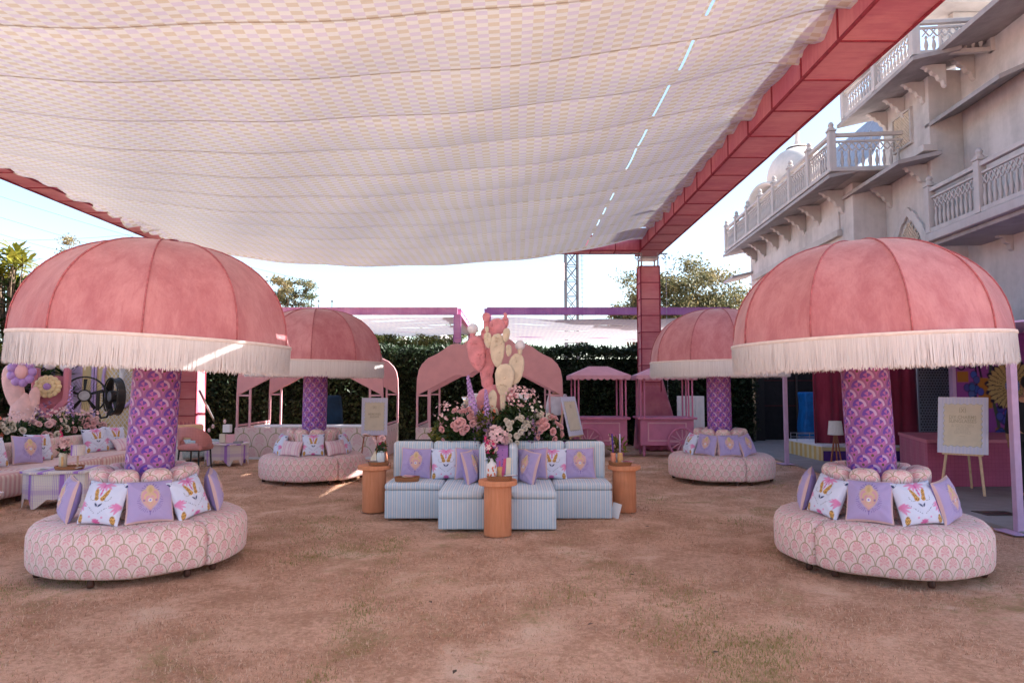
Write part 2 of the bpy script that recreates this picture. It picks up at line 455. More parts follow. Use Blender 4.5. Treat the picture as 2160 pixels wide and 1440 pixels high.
MAT['maroonframe'] = simple('maroon_frame', (.07, .018, .02), .6, .2, 8, .05)
MAT['steel'] = simple('galvanised_steel', (.36, .36, .40), .45, .15, 12, .05, metal=.5); MAT['silver'] = simple('silver', (.75, .74, .73), .15, .03, 5, 0, metal=1)
MAT['towersteel'] = simple('tower_steel', (.10, .115, .14), .6, .1, 3, 0)
MAT['whitecard'] = simple('white_card', (.78, .75, .76), .7, .04, 8, .04); MAT['creamcard'] = simple('cream_card', (.70, .61, .47), .7, .04, 8, .04)
MAT['ink'] = simple('gold_ink', (.50, .42, .29), .7, .05); MAT['fainter'] = simple('pale_ink', (.62, .54, .41), .7, .03)
MAT['edgeink'] = simple('sage_ink', (.40, .42, .34), .7, .05)
MAT['curtain'] = velvet('maroon_curtain', (.19, .022, .05), (.31, .045, .085), (3, 3, .4), .2).m
MAT['bluetarp'] = simple('blue_tarpaulin', (.01, .14, .42), .45, .2, 6, .4, 14, dist=.03); MAT['teal'] = simple('navy_jacket', (.008, .028, .06), .8, .3, 6, .3, 20)
MAT['bluewater'] = simple('blue_tank_plastic', (.05, .12, .28), .5, .1, 4, .03)
MAT['white'] = simple('white_paint', (.76, .74, .76), .6, .05, 5, .05); MAT['whitecloth'] = simple('white_shirt_cotton', (.70, .70, .78), .85, .08, 7, .3, 18)
MAT['blackcloth'] = simple('black_cotton', (.014, .013, .016), .9, .2, 7, .3, 18); MAT['skin'] = simple('skin', (.32, .16, .10), .6, .08, 9, .05); MAT['hair'] = simple('black_hair', (.012, .010, .009), .5, .2, 40, .3, 90)
MAT['yellowpanel'] = simple('butter_yellow_panel', (.70, .56, .30), .7, .1, 3, .05); MAT['lilac'] = simple('lilac_paint', (.52, .38, .66), .6, .06, 5, .04)
MAT['violetflower'] = simple('violet_inflated_vinyl', (.42, .24, .56), .4, .05, 4, 0, spec=.5); MAT['butter'] = simple('butter_foam', (.78, .62, .36), .6, .05, 8, .05)
MAT['magentaarch'] = simple('rose_pink_board', (.60, .21, .28), .6, .06, 5, .04)
MAT['bluefloral'] = palm_print('blue_floral_cloth', .11, (.62, .68, .68), (.20, .36, .50), (.16, .36, .46)); MAT['peach'] = simple('peach_cloth', (.72, .44, .26), .85, .1, 5, .1)
# building
def plaster(name, c, var=.16):
    m = M(name, .9, .15); n = m.noise(.55, 6, .62, kind='Object', stretch=(1, 1, .6)); n2 = m.noise(5, 5, .6)
    st = m.noise(1.1, 4, .6, stretch=(2.5, 2.5, .12))
    t = (n*.5 + n2*.2 + st*.3).smooth(.34, .64)
    m.col(m.mix(tuple(q*(1-var*1.8) for q in c), tuple(min(1, q*(1+var*.5)) for q in c), t)); m.bump(n2, .15, .01); return m.m
MAT['plaster'] = plaster('lime_plaster', (.52, .475, .455)); MAT['stone'] = plaster('dressed_stone', (.45, .41, .39), .12); MAT['plasterdark'] = plaster('grey_plaster', (.33, .30, .295))
MAT['jali'] = simple('sandstone_jali', (.56, .46, .36), .9, .1, 6, .1); MAT['holeshade'] = simple('opening_shade', (.035, .03, .035), .9, .1)  # last one: near-black tone, shade inside openings put into the colour
MAT['domeplaster'] = plaster('white_dome_plaster', (.66, .60, .55), .10); MAT['concrete'] = plaster('concrete_paving', (.30, .285, .285), .14)
MAT['bluemetal'] = simple('blue_grey_metal', (.22, .25, .32), .5, .1, 5, .04)
# ground
def dirt():
    m = M('dry_earth', .95, .08)
    big = m.noise(.42, 6, .65); mid = m.noise(1.7, 6, .65, dist=.4); fine = m.noise(26, 5, .7, stretch=(1, 1, 1)); grit = m.noise(130, 3, .7)
    gr = m.noise(.9, 6, .72, dist=.8); straw = m.noise(60, 4, .7, stretch=(.35, 1, 1))
    c = m.mix((.50, .275, .175), (.80, .495, .35), (mid*.5 + fine*.5).smooth(.38, .60))
    c = m.mix(c, (.84, .60, .45), (big*.45 + mid*.55).smooth(.52, .64)*.85)
    c = m.mix(c, (.33, .245, .10), (gr*.7 + fine*.3).smooth(.53, .62)*.8)
    c = m.mix(c, (.68, .48, .30), straw.smooth(.54, .68)*.6)
    c = m.mix(c, (.27, .145, .085), grit.smooth(.56, .70)*.65)
    m.col(c); m.bump(fine*1.2 + grit*.8 + mid*2.0, .7, .03); return m.m
MAT['dirt'] = dirt()
def blades():
    m = M('grass_blade', .85, .15); a = m.nt.nodes.new('ShaderNodeVertexColor'); a.layer_name = 'Col'; m.col(a.outputs[0]); m.translucent(a.outputs[0], .3); return m.m
MAT['blade'] = blades()
def leafm(name, c0, c1, tl=.3, rough=.6, scale=1.2):
    m = M(name, rough, .3); n = m.noise(scale, 4, .6); n2 = m.noise(scale*9, 2)
    c = m.mix(c0, c1, (n*.6 + n2*.4).smooth(.35, .65)); m.col(c); m.translucent(c, tl); return m.m
MAT['hedge'] = leafm('hedge_leaf', (.010, .020, .010), (.035, .06, .022), .2, .5, 2.0); MAT['bark'] = simple('bark', (.12, .085, .06), .95, .3, 9, .5, 30, dist=.02)
MAT['treeleaf'] = leafm('tree_leaf', (.045, .075, .022), (.15, .15, .05), .35, .6, .8); MAT['dryleaf'] = leafm('olive_leaf', (.05, .07, .03), (.20, .155, .07), .35, .6, .7)
MAT['bigleaf'] = leafm('plumeria_leaf', (.012, .035, .012), (.05, .085, .02), .25, .35, 2.5); MAT['yellowleaf'] = leafm('yellow_green_leaf', (.13, .15, .02), (.30, .26, .04), .35, .5, 3)
MAT['greenleaf'] = leafm('bouquet_leaf', (.018, .045, .014), (.06, .10, .03), .25, .5, 12); MAT['olivegreen'] = leafm('olive_bouquet_leaf', (.10, .12, .02), (.24, .20, .04), .3, .5, 12)
MAT['hedgecore'] = simple('near_black_fill', (.012, .010, .006), .95, .3, 5, 0)
MAT['rose'] = simple('pink_petal', (.78, .44, .44), .6, .12, 25, 0); MAT['paleflower'] = simple('white_petal', (.80, .72, .62), .6, .06, 25, 0); MAT['blush'] = simple('blush_petal', (.76, .50, .50), .6, .14, 25, 0)
MAT['lilacflower'] = simple('lilac_petal', (.48, .30, .60), .6, .14, 25, 0); MAT['mauveflower'] = simple('mauve_filler', (.24, .14, .26), .7, .25, 25, 0); MAT['magenta'] = simple('magenta_petal', (.62, .04, .16), .6, .15, 25, 0)
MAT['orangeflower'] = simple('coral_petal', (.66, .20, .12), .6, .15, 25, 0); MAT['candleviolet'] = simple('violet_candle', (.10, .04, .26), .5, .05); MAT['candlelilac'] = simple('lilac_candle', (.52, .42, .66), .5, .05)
MAT['coral'] = simple('coral_ceramic', (.68, .26, .16), .4, .08, 6, .04); MAT['ochre'] = simple('ochre_ceramic', (.68, .38, .16), .4, .08, 6, .04); MAT['hotpink'] = simple('hot_pink_card', (.62, .10, .22), .6, .05)
MAT['lightpink'] = simple('light_pink_card', (.76, .42, .44), .6, .05); MAT['glasslike'] = simple('opal_glass', (.66, .70, .72), .2, .04, 4, 0, spec=.6)
# ================================================================ ground, grass, pavement
gm = MB(); nx, ny = 90, 90
xs = [-400, -120, -50] + [-30 + 60*i/60 for i in range(61)] + [50, 120, 400]
ys = [-60, -20, -8] + [-4 + 34*i/60 for i in range(61)] + [40, 60, 120, 400, 1200]
vs = []
for y in ys:
    for x in xs:
        z = .018*math.sin(x*1.7+.4*y)*math.sin(y*1.3-.6*x) + .010*math.sin(x*4.1+1)*math.sin(y*3.7) if (abs(x) < 6 and 0 < y < 16) else 0
        vs.append((x, y, z - .012))
fs = [(j*len(xs)+i, j*len(xs)+i+1, (j+1)*len(xs)+i+1, (j+1)*len(xs)+i) for j in range(len(ys)-1) for i in range(len(xs)-1)]
tag(gm.add(vs, fs).build('ground', MAT['dirt'], smooth=True), kind='structure')
def KX(Y): return 5.25 + .036*Y                # kerb line between earth and paving
pv = MB().slab([(KX(4), 4), (KX(40), 40), (40, 40), (40, 4)], -.05, .03)
tag(pv.build('pavement', MAT['concrete'], bevel=.01), kind='structure')
tag(MB().box((KX(8.6)+.45, 8.6, .033), (.42, .3, .006)).build('drain_cover', MAT['blackmetal']), 'dark metal drain cover set flush in the concrete paving', 'drain')
# dry grass
def grass(n, seed):
    rng = np.random.default_rng(seed)
    Y = 3.2*np.exp(rng.random(n*2)*math.log(15/3.2)); X = (rng.random(n*2)-.5)*2*(.82*Y+.4)
    k = (X < 5.2 + .036*Y) & (X > -8.5); X, Y = X[k][:n], Y[k][:n]; n = len(X)
    def patch(x, y, s, o): return np.sin(x*s+o)*np.sin(y*s*1.13+o*2)+.6*np.sin(x*s*2.3+y*s*.7+o)+.5*np.sin(y*s*2.9-x*s*1.3+o*3)+.35*np.sin(x*s*5.1-y*s*4.3+o)
    g = patch(X, Y, 1.15, .7); lane = np.exp(-((X+1.02+.02*Y)/.13)**2)*1.2 + np.exp(-((X-1.35)/.25)**2)*.4
    green = (g + lane*1.0 + rng.normal(size=n)*.45) > 1.3
    bare = patch(X, Y, 2.1, 2.3) > .95
    keep = (~bare | (rng.random(n) < .35)); keep &= green | (rng.random(n) < .9)
    X, Y, green = X[keep], Y[keep], green[keep]; n = len(X)
    P = np.stack([X, Y, np.full(n, -.012)], 1); P[:, 2] += np.where((np.abs(X) < 6) & (Y < 16), .018*np.sin(X*1.7+.4*Y)*np.sin(Y*1.3-.6*X)+.010*np.sin(X*4.1+1)*np.sin(Y*3.7), 0)
    an = rng.random(n)*2*PI; tilt = np.where(green, rng.random(n)*.9+.1, rng.random(n)*1.2+.35); tilt = np.minimum(tilt, 1.5)
    L = np.where(green, .014+.022*rng.random(n), .010+.026*rng.random(n)); w = .0012 + .00030*Y
    d = np.stack([np.cos(an)*np.sin(tilt), np.sin(an)*np.sin(tilt), np.cos(tilt)], 1)
    s = np.stack([-np.sin(an), np.cos(an), np.zeros(n)], 1)
    V = np.stack([P - s*w[:, None], P + s*w[:, None], P + d*L[:, None]], 1).reshape(-1, 3)
    br = np.array([.70, .42, .285]); br2 = np.array([.53, .29, .185]); br3 = np.array([.80, .58, .42]); gn = np.array([.24, .22, .06]); gn2 = np.array([.38, .32, .12])
    t = rng.random((n, 1)); c = br2*(1-t)+br*t; q = rng.random((n, 1)); c = np.where(q < .22, br3, np.where(q > .90, np.array([.32, .165, .10]), c))
    c = np.where(green[:, None], gn*(1-t)+gn2*t, c)
    np_quads('dry_grass', V, MAT['blade'], 'stuff', None, tri=True, colors=c)['label'] = 'short dry grass and thin green tufts over the bare earth'
    bpy.data.objects['dry_grass']['category'] = 'grass'
grass(210000, 3)
# a few fallen leaves and paper scraps
for i, (u, v) in enumerate([(1360, 1112), (955, 1425), (1340, 1215), (1252, 1317), (905, 1270), (1500, 1380)]):
    p = gp(u, v); lf = MB().add([(0, 0, .006), (.03, .012, .014), (.06, 0, .008), (.03, -.014, .012)], [(0, 1, 2, 3)])
    tag(lf.build('fallen_leaf', MAT['bark'], loc=p + Vector((0, 0, .005)), rot=(0, 0, i*1.3)), 'small brown dry leaf lying on the bare earth', 'leaf', 'dry leaves lying on the ground')
# ================================================================ the palace building on the right
YA = 1.0
def FX(X0, Y): return X0 + .055*(Y-16)
bld = thing('palace_building', 'pale plastered palace with stepped facades, deep eaves and carved balconies', 'building', (9.9, 18, 0), R(-3.2))
def B(x, y): return (x-9.9, y-18)              # plan coordinates -> building local
def bpart(name, mb, mat, **k): return mb.build(name, MAT[mat], bld, **k)
X1, X2, X3 = 9.1, 9.95, 10.7
Y0, Y12, Y23, YN = 27.2, 17.9, 15.7, 4.0
def bx(x0, x1, y0, y1, z0, z1): 
    a, b = B(x0, y0), B(x1, y1); return ((a[0]+b[0])/2, (a[1]+b[1])/2, (z0+z1)/2), (abs(b[0]-a[0]), abs(b[1]-a[1]), z1-z0)
def bbox(m, *a): c, d = bx(*a); return m.box(c, d)
bpart('wall', bbox(MB(), X1, 22, Y12, Y0, 0, 7.12), 'plaster', bevel=.015)
bpart('wall', bbox(MB(), X2, 22, Y23, Y12-.003, 0, 9.06), 'plaster', bevel=.015)
bpart('wall', bbox(MB(), X3, 22, YN, Y23-.003, 0, 9.8), 'plaster', bevel=.015)
# pilasters and string course of the far block (dark pilaster strips)
for yy in (19.9, 22.6, 25.2):
    bpart('pilaster', bbox(MB(), X1-.10, X1-.002, yy, yy+.38, 0, 5.75), 'plasterdark', bevel=.01)
bpart('string_course', bbox(MB(), X1-.14, X1-.003, 18.6, 26.6, 5.75, 5.93), 'stone', bevel=.01)
bpart('wall_panel', bbox(MB(), X1-.045, X1-.003, 18.7, 26.4, 5.95, 6.45), 'plaster')
def eave(x_wall, over, y0, y1, z, t=.10, drop=.22, ret=None):
    """sloping chajja slab along the facade, projecting to -X; ret = short return on the near end"""
    m = MB(); a, b = B(x_wall+.05, y0), B(x_wall-over, y1)
    xs_, xo = a[0], b[0]; ya, yb = a[1], b[1]
    vs = []
    for y in (ya, yb):
        vs += [(xs_, y, z+drop), (xo, y, z), (xo, y, z+t), (xs_, y, z+drop+t)]
    m.add(vs, [(0, 1, 2, 3), (7, 6, 5, 4), (0, 4, 5, 1), (1, 5, 6, 2), (2, 6, 7, 3), (3, 7, 4, 0)])
    return bpart('eave', m, 'plasterdark', bevel=.01)
def bracket(x, y, z, s=1.0):
    """carved corbel under an eave: stepped S profile in XZ"""
    pr = [(0, 0), (-.62, 0), (-.64, -.06), (-.52, -.11), (-.50, -.17), (-.40, -.19), (-.36, -.28), (-.25, -.31), (-.20, -.43), (-.10, -.47), (-.07, -.60), (0, -.66)]
    m = MB().prism([(a*s, b*s) for a, b in pr], -.08*s, .08*s); c = B(x, y)
    return m.build('bracket', MAT['stone'], bld, bevel=.012, loc=(c[0], c[1], z))
eave(X1, 1.0, 16.9, 27.6, 6.87); eave(X1+.1, .9, 26.9, 28.4, 5.9)
for yy in (18.5, 20.1, 21.3, 22.7, 23.9, 25.3, 26.4): bracket(X1, yy, 6.99)
eave(X2, .95, 15.3, 18.35, 6.68); 
for yy in (15.9, 17.6): bracket(X2, yy, 6.84, .9)
eave(X2, 1.0, 14.4, 18.4, 8.70)
for yy in (15.0, 15.9, 16.8, 17.7): bracket(X2, yy, 8.85, .8)
eave(X3, 1.15, 4.0, 15.9, 8.90, .12, .30); eave(X3, .75, 13.2, 15.9, 7.70, .10, .35)
for yy in (15.2, 12.6, 10): bracket(X3, yy, 9.15, .9)
for yy in (9.0, 11.5, 14.2): bracket(X3, yy, 4.95, .8)
# projecting slab strips
bpart('slab_band', bbox(MB(), X2-.32, X2+.02, Y23-.3, 16.9, 7.02, 7.18), 'stone', bevel=.015)
# balustrades
def balustrade(p0, p1, z, h=.98, posts=4, name='balustrade'):
    """stone balustrade between two plan points: posts, rails, lattice band and turned balusters"""
    a, b = Vector((*B(*p0), z)), Vector((*B(*p1), z)); d = (b-a); L = d.length; d.normalize(); q = d.to_track_quat('X', 'Z').to_euler()
    e = link(name, None, bld, a, q); e.empty_display_size = .1
    m = MB(); m.box((L/2, 0, h-.05), (L, .11, .09)); m.box((L/2, 0, .05), (L, .12, .10)); m.box((L/2, 0, h*.78), (L, .06, .05))
    m.build('rail', MAT['stone'], e, bevel=.01)
    seg = L/posts
    for i in range(posts+1):
        pm = MB().box((0, 0, h*.52), (.17, .17, h*1.04)).box((0, 0, h*1.07), (.21, .21, .05)); pm.lathe([(.001, .22), (.05, .19), (.075, .13), (.05, .07), (.09, .05), (.09, 0)], 10, (0, 0, h*1.09))
        pm.build('post', MAT['stone'], e, bevel=.008, loc=(i*seg, 0, 0))
    bm = MB()
    bm.lathe([(.022, 0), (.03, .06), (.048, .16), (.03, .26), (.02, .33), (.036, .37), (.02, .42)], 6)
    me = bm.mesh('baluster', MAT['stone'], True)
    lt = MB().beam((-.075, 0, 0), (.075, 0, .20), .03, .028).beam((-.075, 0, .20), (.075, 0, 0), .026, .028); lme = lt.mesh('lattice_cross', MAT['stone'])
    n = int(L/.155)
    for i in range(n):
        x = (i+.5)*L/n
        if min(abs(x - k*seg) for k in range(posts+1)) < .11: continue
        o = link('baluster', me, e, (x, 0, .10)); o.scale = (1, 1, (h*.55-.10)/.42)
        link('lattice_cross', lme, e, (x, 0, h*.55-.01))
    return e
balustrade((X1-.9, 27.3), (X1-.9, 16.95), 7.05, posts=7)
balustrade((X1-.9, 16.95), (X2+.1, 16.85), 7.05, posts=1)
bpart('balcony_floor', bbox(MB(), X1-.98, X2+.6, 16.85, 27.5, 7.03, 7.10), 'stone', bevel=.01)
balustrade((X2-.85, 18.2), (X2-.85, 14.6), 8.88, .8, posts=2)
balustrade((X2-.85, 14.6), (X3, 14.5), 8.88, .8, posts=1)
# big balcony of the near block
bpart('balcony_floor', bbox(MB(), X3-1.15, X3+.02, 6.0, 15.35, 4.86, 5.05), 'stone', bevel=.02)
bpart('balcony_moulding', bbox(MB(), X3-1.02, X3+.02, 6.1, 15.25, 4.76, 4.858), 'plasterdark', bevel=.02)
balustrade((X3-1.05, 15.25), (X3-1.05, 6.2), 5.06, 1.02, posts=5)
# small jali window and the cusped arch window of the middle block
def jali(y0, y1, z0, z1, x, n=9, frame=True):
    w = y1-y0; h = z1-z0; c = B(x, y0); e = link('jali_window', None, bld, (c[0], c[1], z0)); 
    MB().box((.04, w/2, h/2), (.05, w, h)).build('shade_backing', MAT['holeshade'], e)  # near-black panel flush with the wall, window shade put into its colour
    m = MB(); st = w/n
    k = -int(h/st)-1
    while k*st < w:
        for sgn in (1, -1):
            ya, za, yb, zb = k*st, 0, k*st+h, h
            if ya < 0: za = -ya; ya = 0
            if yb > w: zb = h-(yb-w); yb = w
            if yb > ya and zb > za:
                if sgn < 0: za, zb = h-za, h-zb
                m.beam((0, ya, za), (0.004*sgn, yb, zb), .03, .026)
        k += 1
    m.build('lattice', MAT['jali'], e)
    if frame:
        f = MB()
        for a in ((-.01, w/2, -.03, .09, w+.12, .06), (-.01, w/2, h+.03, .09, w+.12, .06), (-.01, -.03, h/2, .088, .06, h), (-.01, w+.03, h/2, .088, .06, h)): f.box(a[:3], a[3:])
        f.build('frame', MAT['stone'], e, bevel=.01)
    return e
jali(16.45, 17.25, 7.62, 8.42, X2-.02)
def arch_outline(w, h, n=18):
    pts = []
    for i in range(n+1):
        t = i/n; x = -w/2 + w*t; s = abs(2*t-1)
        z = h - (h*.42)*s**1.5 + .05*w*abs(math.sin(t*PI*5))
        pts.append((x, z))
    return pts
ya0, ya1 = 15.95, 17.55; ac = B(X2, (ya0+ya1)/2)
ar = link('arched_window', None, bld, (ac[0]-.02, ac[1], 4.0), (0, 0, -PI/2))
out = arch_outline(1.35, 1.75)
MB().prism([(-.675, 0)] + out + [(.675, 0)], .02, .10).build('shade_backing', MAT['holeshade'], ar)  # near-black panel painted in place of the arch's shaded hollow
fr = [(x*1.28, z*1.13) for x, z in out]
MB().strip([(fr[0][0], 0)] + fr + [(fr[-1][0], 0)], [(out[0][0], 0)] + out + [(out[-1][0], 0)], -.05, .06).build('frame', MAT['plaster'], ar, bevel=.01)
lm = MB(); st = .11
def ztop(x): 
    t = (x+.675)/1.35; s = abs(2*t-1); return 1.75 - .735*s**1.5
for k in range(-16, 14):
    for sg in (1, -1):
        for q in range(16):
            x0 = sg*(k*st + q*st); x1 = x0 + sg*st; z0 = q*st; z1 = z0+st
            if abs(x0) < .66 and abs(x1) < .66 and z1 < min(ztop(x0), ztop(x1)): lm.beam((x0, -.005*sg, z0), (x1, -.005*sg, z1), .02, .028)
lm.build('lattice', MAT['jali'], ar)
# roof screen of solar panels behind the far balustrade
sp = link('roof_panels', None, bld, (B(X1+.9, 18.8)[0], B(X1+.9, 18.8)[1], 8.0))
for i in range(6):
    m = MB().box((.5, .7+1.42*i, .95), (1.9, 1.36, .03), Matrix.Rotation(R(-64), 3, 'Y')); m.build('panel', MAT['bluemetal'], sp)
    MB().cyl((.1, .1+1.42*i, -1.2), (.1, .1+1.42*i, .82), .03, n=6).cyl((1.0, .1+1.42*i, -1.2), (1.0, .1+1.42*i, 1.3), .03, n=6).build('support', MAT['steel'], sp)
# roof chhatri dome
dm = thing('roof_dome', 'white plastered domed kiosk with curved eaves on the palace roof', 'dome', (10.75, 25.2, 7.55))
dm.scale = (.75, .75, .75)
MB().lathe([(1.32, 0), (1.32, 1.7), (1.36, 1.72)], 28).build('drum', MAT['domeplaster'], dm, True)
MB().lathe([(1.52, 0), (1.60, .06), (1.52, .14), (1.40, .18), (1.40, .3), (1.46, .34), (1.47, .7), (1.40, 1.05), (1.22, 1.42), (.92, 1.75), (.5, 1.98), (.2, 2.06), (0.001, 2.08)], 32, (0, 0, 1.95)).build('dome_shell', MAT['domeplaster'], dm, True)
MB().lathe([(.55, 0), (.50, .05), (.30, .08), (.16, .12), (.12, .2), (.14, .3), (.10, .4), (.09, .7), (.13, .78), (.08, .86), (.02, 1.1), (.001, 1.25)], 14, (0, 0, 3.98)).build('finial', MAT['domeplaster'], dm, True)
for an in (200, 290, 20, 110):
    a = R(an); m = MB(); T, Bt = [], []
    for i in range(15):
        t = -1 + 2*i/14; T.append((t*1.55, 1.75 - 1.55*abs(t)**2.6)); Bt.append((t*1.40, 1.63 - 1.55*abs(t)**2.6))
    m.strip(T, Bt, -.9, .1); m.build('curved_eave', MAT['domeplaster'], dm, True, loc=(1.35*math.cos(a), 1.35*math.sin(a), .25), rot=(0, 0, a + PI/2))
# upper kiosk on the near roof
kk = thing('roof_kiosk', 'carved stone kiosk with cusped arches above the upper balcony', 'kiosk', (11.1, 16.9, 8.7))
for i in range(3):
    MB().box((i*1.3, 0, 1.1), (.26, .26, 2.2)).box((i*1.3, 0, .15), (.36, .36, .3)).build('column', MAT['stone'], kk, bevel=.01)
for i in range(2):
    T = [(i*1.3+.13+1.04*k/10, 2.4) for k in range(11)]; Bt = [(i*1.3+.13+1.04*k/10, 1.55+.55*math.sin(PI*k/10)+.06*abs(math.sin(PI*k/2.5))) for k in range(11)]
    MB().strip(T, Bt, -.1, .1).build('cusped_arch', MAT['stone'], kk)
MB().box((1.3, 0, 2.5), (3.6, 1.1, .16)).build('roof_slab', MAT['stone'], kk, bevel=.02)
# ================================================================ the big shade canopy
CY0, CY1 = 1.4, 17.3; BZ = 5.02
RX0, RX1, LX0, LX1 = 3.25, 3.85, -8.47, -7.98
frame = thing('canopy_frame', 'tall truss frame wrapped in rose pink cloth carrying the checkered canopy', 'truss frame', (0, CY1, 0))
def wrapped_beam(p0, p1, w, h, mat, parent, bays, seam='truss_seam', name='beam', axis='Y'):
    """cloth-wrapped truss: slightly hollow cloth between the frames, dark cross members showing at each bay"""
    p0, p1 = Vector(p0), Vector(p1); m = MB(); n = bays*4; d = p1-p0; L = d.length; q = d.to_track_quat('Y', 'Z'); vs, fs = [], []
    for i in range(n+1):
        t = i/n; k = .014*math.sin(PI*((i % 4)/4)) + .005*random.random(); ww, hh = w/2-k-random.random()*.008, h/2-k
        for a, b in ((-1, -1), (-.33, -1), (.33, -1), (1, -1), (1, 0), (1, 1), (-1, 1), (-1, 0)):
            s = 1 if abs(a) == 1 else .985
            vs.append((a*ww, t*L, b*hh*s))
    for i in range(n):
        for k in range(8):
            k2 = (k+1) % 8; fs.append((i*8+k, i*8+k2, (i+1)*8+k2, (i+1)*8+k))
    fs += [tuple(range(7, -1, -1)), tuple(range(n*8, n*8+8))]
    o = m.add(vs, fs).build(name, MAT[mat], parent, loc=p0, rot=q.to_euler())
    sm = MB()
    for i in range(bays+1):
        y = L*i/bays
        for b in (-1, 1):
            sm.box((0, y, b*(h/2+.001)), (w*.99, .022, .012))
            sm.box((b*(w/2+.001), y, 0), (.012, .022, h*.99))
    for a in (-1, 1):
        for b in (-1, 1): sm.box((a*(w/2-.008), L/2, b*(h/2-.008)), (.028, L, .028))
    sm.build('seam', MAT[seam], o)
    return o
fy = -CY1
wrapped_beam(((RX0+RX1)/2, CY0+fy, BZ+.21), ((RX0+RX1)/2, .55, BZ+.21), RX1-RX0, .40, 'truss', frame, 19)
wrapped_beam(((LX0+LX1)/2, CY0+fy, BZ+.21), ((LX0+LX1)/2, .30, BZ+.21), LX1-LX0, .40, 'truss', frame, 19)
wrapped_beam((LX1+.01, 0, BZ+.20), (RX0-.01, 0, BZ+.20), .45, .40, 'truss', frame, 18)
def column(x, mat='column', w=.50, top=BZ-.10, flare=1.0, sh=0):
    c = wrapped_beam((x, .25, .02), (x, .25, top-.25), w, w, mat, frame, 11, name='column')
    m = MB()
    for a in (-1, 1):
        for b in (-1, 1): m.cyl((x+a*w*.42, .25+b*w*.42, top-.3), (x+a*w*.42, .25+b*w*.42, BZ-.0), .022, n=8)
    m.box((x, .25, top-.02), (w*.95, w*.95, .05))
    m.build('collar', MAT['steel'], frame)
    # draped skirt over the outriggers at the foot
    sk = MB(); N = 60; vs = []; fs = []
    for j, (z, s) in enumerate(((1.95, 1.02), (1.55, 1+.25*flare), (1.1, 1+.55*flare), (.55, 1+.85*flare), (.03, 1+1.15*flare))):
        for k in range(N):
            an = 2*PI*k/N; ca, sa = math.cos(an), math.sin(an); r = w/2*s/max(abs(ca), abs(sa))*(1+.035*math.sin(k*2.1+j*.9)*(j > 0))
            vs.append((x+r*ca+sh*(1.95-z), .25+r*sa*.8, z + .02*math.sin(k*1.7+j)))
    for j in range(4):
        for k in range(N): fs.append((j*N+k, j*N+(k+1) % N, (j+1)*N+(k+1) % N, (j+1)*N+k))
    sk.add(vs, fs).build('skirt', MAT['truss'], frame, True)
    return c
wrapped_beam((LX1+.01, CY0+fy+.2, BZ+.20), (RX0-.01, CY0+fy+.2, BZ+.20), .40, .40, 'truss', frame, 18)
for _x in ((RX0+RX1)/2, (LX0+LX1)/2): wrapped_beam((_x, CY0+fy+.3, .02), (_x, CY0+fy+.3, BZ), .46, .46, 'truss', frame, 11, name='column')
column((RX0+RX1)/2 - .02, sh=.10); column((LX0+LX1)/2, flare=.22)
ch = MB()
for i in range(60): ch.box(((RX0+RX1)/2+.40, .05, BZ-.05-i*.062), (.018, .006, .05), Matrix.Rotation(R(90*(i % 2)), 3, 'Z'))
ch.build('chain', MAT['steel'], frame)
hk = MB()
for x in ((RX0+RX1)/2-.36, (RX0+RX1)/2+.33): hk.cyl((x-.1, 0, BZ-.03), (x+.1, 0, BZ-.03), .02, n=8).tube([(x, 0, BZ-.05), (x+.05, 0, BZ-.12), (x, 0, BZ-.18), (x-.05, 0, BZ-.12)], .015, 6)
hk.build('hook', MAT['steel'], frame)
